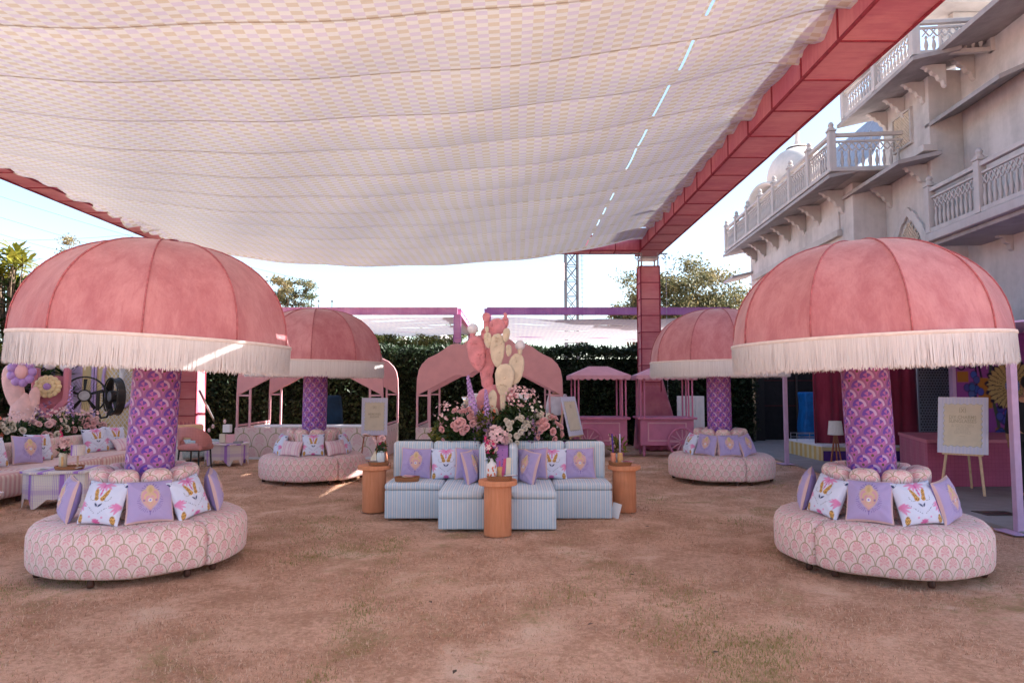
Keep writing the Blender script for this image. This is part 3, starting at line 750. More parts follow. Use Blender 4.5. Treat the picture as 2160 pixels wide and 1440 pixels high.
# checkered cloth: overlapping widths slung from beam to beam
canopy = thing('shade_canopy', 'pastel checkered cloth slung in overlapping widths below the pink truss frame', 'canopy', (0, CY1, 0))
CXM, CXW = (LX1+RX0)/2, (RX0-LX1)/2 + .06
SW = 1.02
XS = [CXM - CXW*.995 + 2*CXW*.995*i/60 for i in range(61)]
SLX = 1.80; XS = [x for x in XS if abs(x-SLX) > .09]; SLIT = sum(x < SLX for x in XS); XS = sorted(XS + [SLX-.015, SLX+.015])
def sagz(x, y): 
    q = min(1, abs((x-CXM)/CXW)); end = min(1, max(0, (CY1-y)/2.2))
    return BZ+.08+.29*min(1, max(0, (x-LX1)/(RX0-LX1)))**1.2 - .63*(1-q**2.2)*(.95+.05*end)
yy = CY0; k = 0
while yy < CY1 - .45:
    y0 = yy; y1 = min(yy + SW + .02, CY1-.30); NXc, NYc = len(XS)-1, 12; s0, s1 = random.randrange(0, 5), random.randrange(7, 13); vs, fs, uvs = [], [], []
    ph = random.random()*6; amp = .012 + .02*random.random(); off = random.random()*.3; eamp = .02+.07*random.random(); efr = 1.5+3*random.random()
    for j in range(NYc+1):
        t = j/NYc; y = y0 + (y1-y0)*t
        for i in range(NXc+1):
            x = XS[i]; s = (x-(CXM-CXW*.995))/(2*CXW*.995)
            edge = max(0, abs(2*s-1)-.93)/.07
            z = sagz(x, y) - .022*math.sin(PI*t) - .012*(t-.5) + amp*math.sin(s*9+ph)*math.sin(PI*t) + .012*math.sin(x*3.1+y*1.7) - edge*eamp*(1+math.sin(t*PI*efr+ph)) 
            vs.append((x, y + .03*math.sin(x*.9) + edge*.03*math.sin(j*2.2+k), z)); uvs.append((x + off*.098, y - y0 + off))
    for j in range(NYc):
        for i in range(NXc):
            a = j*(NXc+1)+i
            if i == SLIT and s0 <= j < s1 and k % 6 != 3: continue
            fs.append((a, a+1, a+NXc+2, a+NXc+1))
    m = MB().add([(a, b-CY1, c) for a, b, c in vs], fs, uvs); o = m.build('cloth_width', MAT['checker'], canopy, True, uv='v')
    hm = MB().tube([(p[0], p[1]-CY1, p[2]-.002) for p in vs[:NXc+1:4]], .004, 5, False); hm.build('hem', MAT['hem'], o)
    yy += SW; k += 1
# ================================================================ dome umbrellas
DR, DH, NG = 1.16, .93, 10
def dome_pt(an, t, s=0.5, bulge=0.0):
    ph = t*PI/2; n = 2.0/2.25
    r = DR*max(0, math.cos(ph))**n; z = DH*max(0, math.sin(ph))**n
    r *= 1 - .078*math.sin(PI*s)**.8*math.sin(PI*min(1, t*1.05))**.7
    return (r*math.cos(an), r*math.sin(an), z)
def gore_mesh(g):
    m = MB(); NA, NT = 10, 16; vs, fs = [], []
    rn = random.Random(g*7+1)
    for j in range(NT+1):
        t = j/NT*.985
        for i in range(NA+1):
            s = i/NA; an = 2*PI*(g+s)/NG
            x, y, z = dome_pt(an, t, s)
            k = .004*math.sin(s*23+t*31+g)*math.sin(PI*s) + (.008*math.sin(s*40+g*2)*math.exp(-t*14)*math.sin(PI*s))
            l = math.hypot(x, y) or 1; vs.append((x*(1+k/l), y*(1+k/l), z+k*.4))
    for j in range(NT):
        for i in range(NA): a = j*(NA+1)+i; fs.append((a, a+1, a+NA+2, a+NA+1))
    return m.add(vs, fs).mesh('canopy_panel', MAT['dome'], True)
GORES = [gore_mesh(g) for g in range(NG)]
PIPE = []
for g in range(NG):
    PIPE.append(MB().tube([Vector(dome_pt(2*PI*g/NG, j/16*.985, 0))*1.004 for j in range(17)], .0075, 6).mesh('seam_piping', MAT['piping'], True))
CAP = MB().lathe([(.001, DH+.012), (.05, DH+.010), (.09, DH+.002), (.10, DH-.02)], 16).mesh('cap', MAT['piping'], True)
def fringe_mesh(seed):
    rng = np.random.default_rng(seed); V = []; C = []
    for layer, (n, rr, L0) in enumerate(((3000, DR+.008, .245), (2200, DR-.004, .255))):
        an = (np.arange(n)+rng.random(n)*.9)/n*2*PI; w = .0019+.0010*rng.random(n); L = L0 + rng.normal(size=n)*.010; L[rng.random(n) < .03] += .02
        sw = rng.normal(size=n)*.006; out = rng.normal(size=n)*.006
        c0 = np.array([.84, .80, .80]); sh = (1 + rng.normal(size=n)*.07)[:, None]
        prev = None
        for k, (f0, f1) in enumerate(((0, .35), (.35, .7), (.7, 1.0))):
            q = []
            for f in (f0, f1):
                a = an + sw*f*f/DR; r = rr + out*f
                ct = np.stack([np.cos(a)*r, np.sin(a)*r, -L*f], 1); tg = np.stack([-np.sin(a), np.cos(a), 0*a], 1)
                q += [ct - tg*w[:, None], ct + tg*w[:, None]]
            V.append(np.stack([q[0], q[1], q[3], q[2]], 1)); C.append(c0*sh)
    V = np.concatenate(V).reshape(-1, 3); C = np.clip(np.concatenate(C), 0, .9)
    o = np_quads('fringe', V, MAT['fringe'], None, None, colors=C); me = o.data; bpy.data.objects.remove(o); return me
FR = fringe_mesh(5); TAPE = MB().lathe([(DR+.014, .015), (DR+.016, -.012), (DR+.004, -.014), (DR+.002, .015)], 80).mesh('fringe_tape', MAT['tape'], True)
TRUNK = MB().lathe([(.207, 0), (.207, .5), (.205, 1.2), (.203, 2.3)], 40, uvr=.207).mesh('trunk', MAT['fan'], True, 'v')
RIBM = MB().tube([Vector(dome_pt(0, j/12*.98, 0))*.985 for j in range(13)], .012, 5).mesh('rib', MAT['pinkmetal'], True)
def umbrella(x, y, tilt, rz, label):
    e = thing('dome_umbrella', label, 'umbrella', (x, y, 0), group='dome umbrellas over the round sofas', rot=(0, tilt, 0))
    link('trunk', TRUNK, e)
    z = 2.02
    for g in range(NG):
        o = link('canopy_panel', GORES[g], e, (0, 0, z), (0, 0, rz)); link('seam_piping', PIPE[g], o)
        link('rib', RIBM, e, (0, 0, z), (0, 0, rz+2*PI*g/NG))
    link('cap', CAP, e, (0, 0, z)); link('fringe_tape', TAPE, e, (0, 0, z)); f = link('fringe', FR, e, (0, 0, z), (0, 0, rz*3)); f['kind'] = 'stuff'
    return e
UM = dict(FL=(-3.385, 6.37), FR=(3.355, 6.37), RL=(-3.45, 11.95), RR=(3.62, 11.95))
umbrella(*UM['FL'], R(2.6), R(3), 'pink fringed dome umbrella between plaid coffee table and blue striped sofa')
umbrella(*UM['FR'], R(-2.2), R(8), 'pink fringed dome umbrella before the pink bar and sunglasses sign')
umbrella(*UM['RL'], R(.6), R(-6), 'pink fringed dome umbrella in front of the palm print booth and cream sign')
umbrella(*UM['RR'], R(-.4), R(16), 'pink fringed dome umbrella beside the spoked cart wheel')
# ================================================================ round sofas
SR = .885
def seat_module(a0, a1):
    prof = [(.26, .08), (SR-.05, .062), (SR-.015, .078), (SR, .11), (SR+.006, .22), (SR+.004, .34), (SR-.012, .385), (SR-.045, .42), (SR-.10, .443), (SR-.25, .452), (.5, .458), (.26, .455)]
    L = [0]
    for i in range(1, len(prof)): L.append(L[-1] + math.hypot(prof[i][0]-prof[i-1][0], prof[i][1]-prof[i-1][1]))
    m = MB(); vs, uvs, fs = [], [], []; N = 40; P = len(prof); cy, cz = .6, .27
    for k in range(N+1):
        t = k/N; a = a0 + (a1-a0)*t; e = min(t, 1-t)*(a1-a0)*SR
        ins = .028*(1 - math.sqrt(max(0, 1-(1-min(1, e/.03))**2)))
        seam = .004*math.exp(-((t-.34)*60)**2) + .004*math.exp(-((t-.68)*60)**2)
        for i, (r, z) in enumerate(prof):
            rr = r + (cy-r)*ins*1.2 - (seam if i > 1 else 0); zz = z + (cz-z)*ins*1.6 + .004*math.sin(a*7+i) - seam
            vs.append((rr*math.cos(a), rr*math.sin(a), zz)); uvs.append((a*SR, L[i] - L[2]))
    for k in range(N):
        for i in range(P-1): fs.append((k*P+i, (k+1)*P+i, (k+1)*P+i+1, k*P+i+1))
        fs.append((k*P+P-1, (k+1)*P+P-1, (k+1)*P, k*P))
    fs += [tuple(range(P)), tuple(range(N*P+P-1, N*P-1, -1))]
    return m.add(vs, fs, uvs).mesh('seat_module', MAT['palm'], True, 'v')
def back_mesh(w, h):
    r0 = .33
    def bend(p): 
        a = p.x/(r0+.05) - PI/2; r = r0 - p.y; top = max(0, p.z/(h/2)); r += .03*top
        return (r*math.cos(a), r*math.sin(a), p.z)
    m = MB(); src = MB().rbox((0, 0, 0), (w, .17, h), .075, 4)
    vs = []; uvs = []
    for p in src.v:
        q = Vector(p); q.z += .025*(1-(q.x/(w/2))**2)*(q.z > 0); q.y -= .02*(1-(q.x/(w/2))**2)*(q.y < 0)
        vs.append(bend(q)); uvs.append((q.x, q.z + (q.y if q.z > 0 else 0)))
    return m.add(vs, src.f, uvs).mesh('back_cushion', MAT['palm'], True, 'v')
BACK = back_mesh(.262, .42)
MODS = [seat_module(R(2.1), R(120.9)), seat_module(R(122.1), R(240.9)), seat_module(R(242.1), R(360.9))]
FOOT = MB().lathe([(.001, 0), (.024, .004), (.03, .022), (.026, .05), (.02, .065), (.02, .08)], 12).mesh('foot', MAT['darkfoot'], True)
def round_sofa(x, y, gap, label, seg=9):
    """gap: direction (deg, 0 = toward the camera, + to the right) of one opening between modules"""
    e = thing('round_sofa', label, 'sofa', (x, y, 0), group='round palm print sofas under the domes')
    rz = R(-90+gap) - R(121.5)
    for me in MODS:
        o = link('seat_module', me, e, None, (0, 0, rz))
    for k in range(seg):
        link('back_cushion', BACK, e, (0, 0, .65), (0, 0, rz + R(121.5) + PI/2 + 2*PI*(k+.5)/seg))
    for k in range(6):
        for r in (.80, .42):
            a = rz + R(121.5) + (k//2)*2*PI/3 + (R(9) if k % 2 == 0 else R(-9)) + (R(0)); link('foot', FOOT, e, (r*math.cos(a), r*math.sin(a), 0))
    for k in range(3):
        a = rz + R(121.5) + PI/3 + k*2*PI/3; link('foot', FOOT, e, (.82*math.cos(a), .82*math.sin(a), 0))
    return e
round_sofa(*UM['FL'], 62, 'round pink palm print sofa around the dome trunk by the plaid coffee table')
round_sofa(*UM['FR'], -61, 'round pink palm print sofa around the dome trunk before the pink bar')
round_sofa(*UM['RL'], 44, 'round pink palm print sofa around the dome trunk in front of the booth')
round_sofa(*UM['RR'], 10, 'round pink palm print sofa around the dome trunk beside the cart wheel')
# ================================================================ pillows (printed faces as colour attributes on a fine grid)
def pillow_mesh(kind, W=.42, H=.42, T=.085, N=64, seed=0):
    rng = np.random.default_rng(seed)
    u = np.linspace(-1, 1, N+1); U, Vv = np.meshgrid(u, u)             # U across, V up
    sx = 1 - .075*(1-Vv**2)*np.abs(U)**2; sz = 1 - .075*(1-U**2)*np.abs(Vv)**2
    X = U*W/2*sx; Z = Vv*H/2*sz
    th = T*np.clip(1-U**2, 0, 1)**.42*np.clip(1-Vv**2, 0, 1)**.42
    wr = .006*np.sin(U*9+Vv*5+seed)*np.sin(Vv*7-U*4)*(1-U**2)*(1-Vv**2) + .004*np.sin(np.arctan2(Vv, U)*14)*np.clip(np.hypot(U, Vv)-.5, 0, 1)*np.clip(1-np.maximum(abs(U), abs(Vv)), 0, 1)*6
    th = th + wr
    C = paint_pillow(kind, U, Vv)
    back = {'heart': np.array([.30, .23, .50]), 'palm': np.array([.66, .68, .82]), 'stripe': np.array([.74, .48, .52])}[kind]
    vs = np.concatenate([np.stack([X, -th, Z], -1).reshape(-1, 3), np.stack([X, th, Z], -1).reshape(-1, 3)])
    cols = np.concatenate([C.reshape(-1, 3), np.broadcast_to(back, C.reshape(-1, 3).shape)])
    if kind == 'heart':
        b = (np.abs(X.ravel()) > 9); 
    fs = []; n = N+1; off = n*n
    for j in range(N):
        for i in range(N):
            a = j*n+i; fs.append((a, a+1, a+n+1, a+n)); fs.append((off+a, off+a+n, off+a+n+1, off+a+1))
    me = bpy.data.meshes.new('pillow_' + kind); me.from_pydata(vs.tolist(), [], fs); me.update()
    ca = me.color_attributes.new('Col', 'FLOAT_COLOR', 'POINT'); c4 = np.ones((len(vs), 4), np.float32); c4[:, :3] = cols; ca.data.foreach_set('color', c4.ravel())
    me.materials.append(MAT['print']); me.polygons.foreach_set('use_smooth', [True]*len(me.polygons))
    return me
def _blend(C, mask, c): C[:] = C*(1-mask[..., None]) + np.array(c)*mask[..., None]
def _soft(d, w=.02): return np.clip(.5 - d/w, 0, 1)
def paint_pillow(kind, U, V):
    C = np.zeros(U.shape + (3,))
    if kind == 'heart':
        C[:] = (.42, .335, .57)
        gold, pk, vi = (.66, .46, .28), (.64, .30, .42), (.20, .13, .38)
        x, y = U/.34, (V+.10)/.40
        hrt = lambda k: (x/k)**2 + ((y/k) - .62*np.sqrt(np.abs(x/k)+1e-6))**2 - 1
        r = np.hypot(U, (V+.08)); an = np.arctan2(V+.08, U)
        rays = (np.abs(np.sin(an*18)) > .9)*(r < .54)*(r > .34)*(V < .28); _blend(C, rays*.75, vi)
        fl = _soft(np.hypot(U/.17, (V-.50)/.24) - 1, .15); flr = (np.abs(np.sin((np.arctan2(V-.40, U))*9)) > .8)*(np.hypot(U, V-.45) < .38)*(np.hypot(U, V-.45) > .24)*(V > .36); _blend(C, flr*.8, vi)
        _blend(C, _soft(hrt(1.16), .3)*.9, gold); _blend(C, _soft(hrt(1.0), .3)*(.5+.5*(np.sin(U*70)*np.sin(V*70) > -.2)), pk); _blend(C, _soft(hrt(.78), .3), gold)
        _blend(C, _soft(hrt(.55), .3)*(.6+.4*(np.sin(U*80) > 0)), pk); _blend(C, _soft(hrt(.36), .3), gold); _blend(C, _soft(np.hypot(U, V+.03)-.085, .03), (.80, .78, .86)); _blend(C, _soft(np.hypot(U, V+.03)-.045, .03), (.25, .2, .55))
        _blend(C, fl, gold); _blend(C, _soft(np.hypot(U/.07, (V-.46)/.14)-1, .3)*.6, (.50, .36, .14))
        _blend(C, (np.abs(np.abs(U)-.24) < .05)*(np.abs(V+.02) < .05)*.7, vi); _blend(C, (np.abs(U) < .008)*(V < -.5)*(V > -.72)*1.0, vi)
        edge = (np.maximum(np.abs(U), np.abs(V)) > .955)*1.0; _blend(C, edge*.85, (.70, .46, .42))
    elif kind == 'stripe':
        C[:] = (.76, .60, .62)
        b = ((np.sin(U*PI*3.2+.7) > .1) & (np.sin(U*PI*3.2+.7) < .92))*1.0; _blend(C, b*.85, (.68, .36, .46))
        _blend(C, (np.sin(U*PI*16) > .7)*.3, (.72, .46, .52)); _blend(C, (np.maximum(np.abs(U), np.abs(V)) > .965)*.6, (.62, .30, .36))
    else:
        C[:] = (.66, .69, .84)
        A = np.abs(U); pk, pk2, gold, navy, blk = (.70, .22, .44), (.62, .10, .34), (.66, .36, .10), (.015, .03, .12), (.03, .02, .02)
        def frond(x0, y0, a, L, w, x=None, y=None):
            x = A if x is None else x; dx, dy = x-x0, V-y0; c, s = math.cos(a), math.sin(a); t = (dx*c+dy*s)/L; k = -dx*s+dy*c + .25*L*t*t*(1 if math.cos(a) > 0 else -1)*.8
            return _soft(np.abs(k) - w*np.clip(np.sin(PI*np.clip(t, 0, 1)), 0, 1)**.7, .02)*((t > 0) & (t < 1))
        for a, L in ((10, .50), (-18, .46), (-50, .36), (38, .40)): _blend(C, frond(.0, .80, R(a), L, .055)*.9, pk)
        _blend(C, _soft(A - .03 - .018*(np.sin(V*40) > 0), .02)*((V < .82) & (V > .22)), pk2)
        # spotted cats, mirrored
        dx, dy = A-.22, V-.32; rot = .35; xx = dx*math.cos(rot)+dy*math.sin(rot)*-1; yy_ = dx*math.sin(rot)+dy*math.cos(rot)
        cat = np.minimum(np.hypot(xx/.095, yy_/.30)-1, np.hypot((A-.15)/.12, (V-.12)/.10)-1)
        _blend(C, _soft(cat, .12), gold); _blend(C, _soft(cat, .12)*((np.sin(A*95+V*20)*np.sin(V*80-A*30)) > .45), blk)
        tail = np.abs(np.hypot(A-.33, V-.20)-.17); _blend(C, _soft(tail-.012, .015)*((A > .36) | (V < .15))*(V < .28)*((np.sin(np.arctan2(V-.2, A-.33)*20)) > -.3), blk)
        for s in (1,): _blend(C, frond(.02, -.26, R(62), .22, .045), navy)
        dl = np.abs(V + .62 - (A*.80)); _blend(C, _soft(dl-.014, .012)*(np.sin(A*75) > -.1)*(A < .62)*(A > .06), navy)
        _blend(C, _soft(np.abs(V-1.02+.0*A + (A-.62)*-.0 - (-.9*(A-.62)))-.012, .012)*(A > .62)*(np.sin(A*80) > 0), navy); _blend(C, frond(.98, .90, R(-120), .18, .05), navy)
        for a, L in ((178, .50), (160, .42), (205, .46), (228, .44), (140, .30)): _blend(C, frond(1.02, -.18, R(a), L, .055)*.9, pk)
        for a, L in ((90, .22), (60, .24), (30, .20)): _blend(C, frond(.0, -1.0, R(a), L, .05)*.9, pk2)
        dx, dy = A-.80, V+.80; cat = np.hypot(dx/.12, dy/.20)-1; _blend(C, _soft(cat, .15), gold); _blend(C, _soft(cat, .15)*((np.sin(A*95+V*20)*np.sin(V*80-A*30)) > .35), blk)
        _blend(C, _soft(np.hypot(A-.30, V+.72)-.05, .02)*.8, pk)
    return C
PIL = {k: [pillow_mesh(k, seed=s) for s in range(2)] for k in ('heart', 'palm')}
PIL['stripe'] = [pillow_mesh('stripe', .46, .30, .075, 40, 3)]*2
PIP = MB().tube([(x*.2*(1-.0)+0, 0, z*.2) for x, z in ((-1, -1), (-.5, -.945), (0, -.93), (.5, -.945), (1, -1), (.945, -.5), (.93, 0), (.945, .5), (1, 1), (.5, .945), (0, .93), (-.5, .945), (-1, 1), (-.945, .5), (-.93, 0), (-.945, -.5), (-1, -1))], .005, 5, False).mesh('piping_cord', simple('pillow_piping', (.70, .48, .44), .85, .1), True)
_pc = 0
def pillow(kind, pos, face, lean, label, group, roll=0, s=1.0):
    """pos = bottom centre; face = heading the front looks to (deg, 0 = -Y, + toward +X); lean back deg"""
    global _pc; _pc += 1
    h = (.21 if kind != 'stripe' else .15)*s
    rot = Matrix.Rotation(R(face), 4, 'Z') @ Matrix.Rotation(R(-lean), 4, 'X') @ Matrix.Rotation(R(roll), 4, 'Y')
    up = rot @ Vector((0, 0, h))
    o = link('throw_pillow', PIL[kind][_pc % 2], None, Vector(pos) + up, rot.to_euler(), s)
    if kind == 'heart': link('piping_cord', PIP, o, None, None, 1.045)
    return tag(o, label, 'pillow', group)
KN = {'heart': 'lavender gold heart pillow', 'palm': 'white palm print pillow', 'stripe': 'pink striped pillow'}
PH0 = dict(FL=28, FR=-28, RL=16, RR=-17)
def ring(key, items, tail, group):
    cx, cy = UM[key]
    for it in items:
        kind, phi, extra = it[0], it[1], it[2]; roll = it[3] if len(it) > 3 else 0; lean = it[4] if len(it) > 4 else 22; r = it[5] if len(it) > 5 else .63
        phi += PH0[key]; a = R(phi); pillow(kind, (cx + r*math.sin(a), cy - r*math.cos(a), .455), phi, lean, f'{KN[kind]} {extra} on {tail}', group, roll, .87)
ring('FL', [('palm', -33, 'left of centre', 3), ('heart', 4, 'in the centre', 0), ('palm', 40, 'right of centre', -8), ('heart', -76, 'sideways at left', 4, 12), ('heart', 82, 'hidden behind at right', -6, 14)], 'sofa by plaid table', 'pillows on the round sofa by the plaid coffee table')
ring('FR', [('palm', -44, 'left of centre', 6), ('heart', -5, 'in the centre', 0), ('palm', 33, 'right of centre', -4), ('heart', 66, 'sideways at right', -6, 14), ('heart', -86, 'hidden behind at left', 5, 14)], 'sofa by pink bar', 'pillows on the round sofa before the pink bar')
ring('RL', [('palm', 0, 'upright in the centre', 0, 14, .57), ('stripe', -36, 'left of centre', 2, 20, .64), ('stripe', 38, 'right of centre', -2, 20, .64), ('palm', -72, 'sideways at left', 4), ('palm', 72, 'sideways at right', -4)], 'sofa by booth', 'pillows on the round sofa in front of the booth')
ring('RR', [('heart', -24, 'by the cart wheel', 5, 20, .62), ('heart', 14, 'in the centre', -2, 20, .64), ('heart', 50, 'toward the lilac pole', -10, 20, .62), ('stripe', -8, 'tucked behind', 60, 12, .52), ('palm', -60, 'half hidden', 4)], 'sofa by cart', 'pillows on the round sofa beside the cart wheel')
# ================================================================ blue striped sofas with the planter between
SX = -.165
def blue_sofa(sg, label):
    """L-shaped half: long seat along the back plus a seat projecting forward beside the spine. sg=-1 left half, +1 right half"""
    e = thing('striped_sofa', label, 'sofa', (SX, 8.0, 0), group='blue striped sofa halves')
    def b(x0, x1, y0, y1, z0, z1, name, r, k=4, puff=0.0, bev=0):
        xa, xb = sorted((sg*x0, sg*x1)); m = MB()
        if r: m.rbox(((xa+xb)/2, (y0+y1)/2-8, (z0+z1)/2), (xb-xa, y1-y0, z1-z0), r, k, puff)
        else: m.box(((xa+xb)/2, (y0+y1)/2-8, (z0+z1)/2), (xb-xa, y1-y0, z1-z0))
        return m.build(name, MAT['blue'], e, bool(r), uv='box', bevel=bev)
    b(.665, 1.375, 8.36, 9.0, .012, .345, 'base', .012, 2); b(.02, .66, 7.73, 9.0, .012, .345, 'base', .012, 2)
    b(.67, 1.38, 8.35, 8.98, .348, .432, 'seat_cushion', .035, 4, .012); b(.16, .665, 7.715, 8.98, .348, .432, 'seat_cushion', .035, 4, .012)
    b(.02, .155, 7.72, 8.3, .346, .41, 'seat_cushion', .03, 3)
    b(.85, 1.365, 8.86, 9.03, .42, .89, 'back_cushion', .045, 4); b(.235, .845, 8.86, 9.03, .42, .895, 'back_cushion', .045, 4)
    b(.125, .235, 8.30, 8.9, .42, .885, 'spine_cushion', .05, 4)
    return e
blue_sofa(-1, 'L shaped blue striped sofa half on the side of the plaid coffee table')
blue_sofa(1, 'L shaped blue striped sofa half on the side of the pink carts')
pl = thing('sofa_planter', 'purple painted planter box running behind and between the striped sofa halves', 'planter', (SX, 9.2, 0))
MB().box((0, .02, .44), (2.66, .32, .86)).build('long_box', MAT['purplebox'], pl, bevel=.01)
MB().box((0, -.52, .44), (.235, .76, .84)).build('spine_box', MAT['purplebox'], pl, bevel=.008)
MB().box((0, .02, .878), (2.60, .26, .012)).build('soil', MAT['hedgecore'], pl)
st_ = MB()
for i in range(14): st_.ell((.05, -.903, .12+i*.055), (.006, .004, .006), None, 6, 4)
st_.build('stud', MAT['candleviolet'], pl)
G1 = 'pillows along the blue striped sofa'
for kind, x, y, face, lean, roll, ex in (
    ('heart', -1.06, 8.72, 0, 16, 2, 'at the plaid table end of the striped sofa'), ('palm', -.66, 8.70, 0, 16, -2, 'between lavender ones on striped sofa half by plaid table'),
    ('heart', -.36, 8.66, 14, 16, 4, 'in the inner sofa corner on plaid table side'), ('heart', -.30, 8.34, 74, 14, 0, 'edge on against the spine on plaid table side'),
    ('heart', .32, 8.34, -60, 14, 4, 'edge on against the spine on cart side'), ('heart', .42, 8.68, -18, 16, -4, 'in the inner sofa corner on cart side'),
    ('palm', .66, 8.70, 0, 16, 2, 'between lavender ones on striped sofa half by carts'), ('heart', 1.03, 8.72, 0, 16, -2, 'at the cart end of the striped sofa')):
    pillow(kind, (SX+x, y, .432), face, lean, f'{KN[kind]} {ex}', G1, roll, .95)
# ================================================================ apricot side tables
def side_table(x, y, label):
    e = thing('side_table', label, 'side table', (x, y, 0), group='round apricot wood side tables')
    MB().lathe([(.001, 0), (.146, 0), (.15, .006), (.15, .535)], 40).build('leg', MAT['wood'], e, True)
    MB().lathe([(.001, .535), (.205, .535), (.211, .541), (.211, .584), (.205, .59), (.001, .59)], 48).build('table_top', MAT['wood'], e)
    return e
T0 = (-.155, 7.52); TL = (-1.78, 8.92); TR = (1.45, 8.92)
side_table(*T0, 'round apricot wood side table standing against the spine of the striped sofa')
side_table(*TL, 'round apricot wood side table at the plaid table end of the striped sofa')
side_table(*TR, 'round apricot wood side table at the cart end of the striped sofa')
def tray(x, y, z, rx, ry, label, rz=0, h=.045):
    e = thing('wicker_tray', label, 'tray', (x, y, z), rz, 'wicker trays')
    m = MB(); N = 36; vs = []; fs = []
    pr = [(0.02, .004), (.96, .004), (1.0, h*.5), (1.02, h), (.98, h), (.93, .012), (.02, .012)]
    for k in range(N):
        a = 2*PI*k/N; sq = 1/(abs(math.cos(a))**3+abs(math.sin(a))**3)**(1/3)
        for r, zz in pr: vs.append((r*rx*sq*math.cos(a), r*ry*sq*math.sin(a), zz))
    P = len(pr)
    for k in range(N):
        for i in range(P-1): fs.append((k*P+i, ((k+1) % N)*P+i, ((k+1) % N)*P+i+1, k*P+i+1))
    m.add(vs, fs).build('basket', MAT['wicker'], e); MB().tube([(rx*1.0*math.cos(2*PI*k/24)/(abs(math.cos(2*PI*k/24))**3+abs(math.sin(2*PI*k/24))**3)**(1/3), ry*math.sin(2*PI*k/24)/(abs(math.cos(2*PI*k/24))**3+abs(math.sin(2*PI*k/24))**3)**(1/3), h) for k in range(25)], .006, 6, False).build('rim', MAT['wicker'], e)
    return e
tray(T0[0]+.02, T0[1]-.03, .59, .135, .11, 'oval wicker tray holding the bottle vase and leaflets'); tray(TL[0]+.06, TL[1]-.04, .59, .125, .12, 'round wicker tray holding the white glass jar and orchid', .4)
tray(TR[0]-.06, TR[1]-.05, .59, .14, .12, 'round wicker tray with candles and leaflets', .2); tray(SX-1.13, 8.52, .436, .15, .11, 'oval wicker tray of pink cards lying on the striped seat', .1, .05)
# ---- flowers
def rose_mesh(name, mat, R0=.04, layers=((.30, 3, 1.15), (.55, 4, 1.0), (.82, 5, .8), (1.0, 6, .55)), open_=1.0):
    m = MB(); rn = random.Random(hash(name) % 999)
    for li, (r, n, h) in enumerate(layers):
        for k in range(n):
            a0 = 2*PI*(k+li*.37)/n; w = 2*PI/n*.72; vs = []; fs = []
            for j in range(4):
                t = j/3
                for i in range(4):
                    s = -1+2*i/3; a = a0 + s*w*(1-.35*(1-t)); rr = R0*(r*(.45+.55*t**.8)+.18*t*t*open_*r) + .001*i; z = R0*(h*.95*t - .30*t*t*r*open_ - .12*s*s*t)
                    vs.append((rr*math.cos(a), rr*math.sin(a), z))
            for j in range(3):
                for i in range(3): q = j*4+i; fs.append((q, q+1, q+5, q+4))
            m.add(vs, fs)
    m.ell((0, 0, R0*.55), (R0*.36, R0*.36, R0*.42), None, 8, 6)
    return m.mesh(name, MAT[mat], True)
def star_mesh(name, mat, r=.03, n=5, cup=.3, w=.62):
    m = MB()
    for k in range(n):
        a = 2*PI*k/n; c, s = math.cos(a), math.sin(a); q = r*w*.55
        m.add([(0, 0, 0), (c*r*.6-s*q, s*r*.6+c*q, r*cup*.6), (c*r, s*r, r*cup), (c*r*.6+s*q, s*r*.6-c*q, r*cup*.6)], [(0, 3, 2, 1)])
    return m.mesh(name, MAT[mat], True)
FLW = {'rose': rose_mesh('rose', 'rose', .042), 'white': rose_mesh('white_bloom', 'paleflower', .038, ((.35, 4, 1.2), (.6, 6, 1.05), (.85, 8, .8), (1.0, 8, .45)), .8), 'blush': rose_mesh('blush_rose', 'blush', .040),
       'lily': star_mesh('pink_lily', 'blush', .055, 6, .35), 'wstar': star_mesh('white_aster', 'paleflower', .03, 7, .25, .5), 'tiny': star_mesh('tiny_blossom', 'blush', .017, 5, .35, .8), 'mauve': star_mesh('mauve_filler', 'mauveflower', .013, 4, .5, .8),
       'lilac': star_mesh('lilac_floret', 'lilacflower', .024, 5, .3, .85), 'coral': star_mesh('coral_bloom', 'orangeflower', .03, 6, .4, .7), 'magenta': star_mesh('magenta_bloom', 'magenta', .022, 5, .4, .9), 'palepink': rose_mesh('pale_rose', 'blush', .036)}
def look(n):
    return Vector(n).to_track_quat('Z', 'Y').to_euler()
def blooms(parent, kind, name, centre, rad, n, s=1.0, seed=0, jit=.35, hemi=True, out=None):
    if parent.name.startswith('flower_arr'): n = int(n*1.9); s = s*.95
    rn = random.Random(seed); c = Vector(centre)
    for i in range(n):
        d = Vector((rn.gauss(0, 1), rn.gauss(0, 1) - .8, rn.gauss(0, 1) + .5)).normalized(); q = .78+.25*rn.random()
        p = c + Vector((d.x*rad[0], d.y*rad[1], d.z*rad[2]))*q
        if out is not None: d = (d*.6+Vector(out)).normalized()
        nd = (d + Vector((rn.gauss(0, jit), rn.gauss(0, jit), rn.gauss(0, jit)))*.6).normalized()
        e = look(nd); o = link(name, FLW[kind], parent, p, e, s*(.8+.4*rn.random()))
def foliage(parent, boxes, n, size, mat, seed=1, name='foliage', aspect=2.6, up=.5):
    rng = np.random.default_rng(seed); P = []
    for (c, r, w) in boxes:
        k = int(n*w); d = rng.normal(size=(k, 3)); d /= np.linalg.norm(d, axis=1)[:, None]; P.append(np.array(c) + d*np.array(r)*(rng.random((k, 1))**.4))
    P = np.concatenate(P); V = leaf_quads(P, size*(.6+.8*rng.random(len(P))), aspect, rng, up)
    return np_quads(name, V, mat, 'stuff', parent)
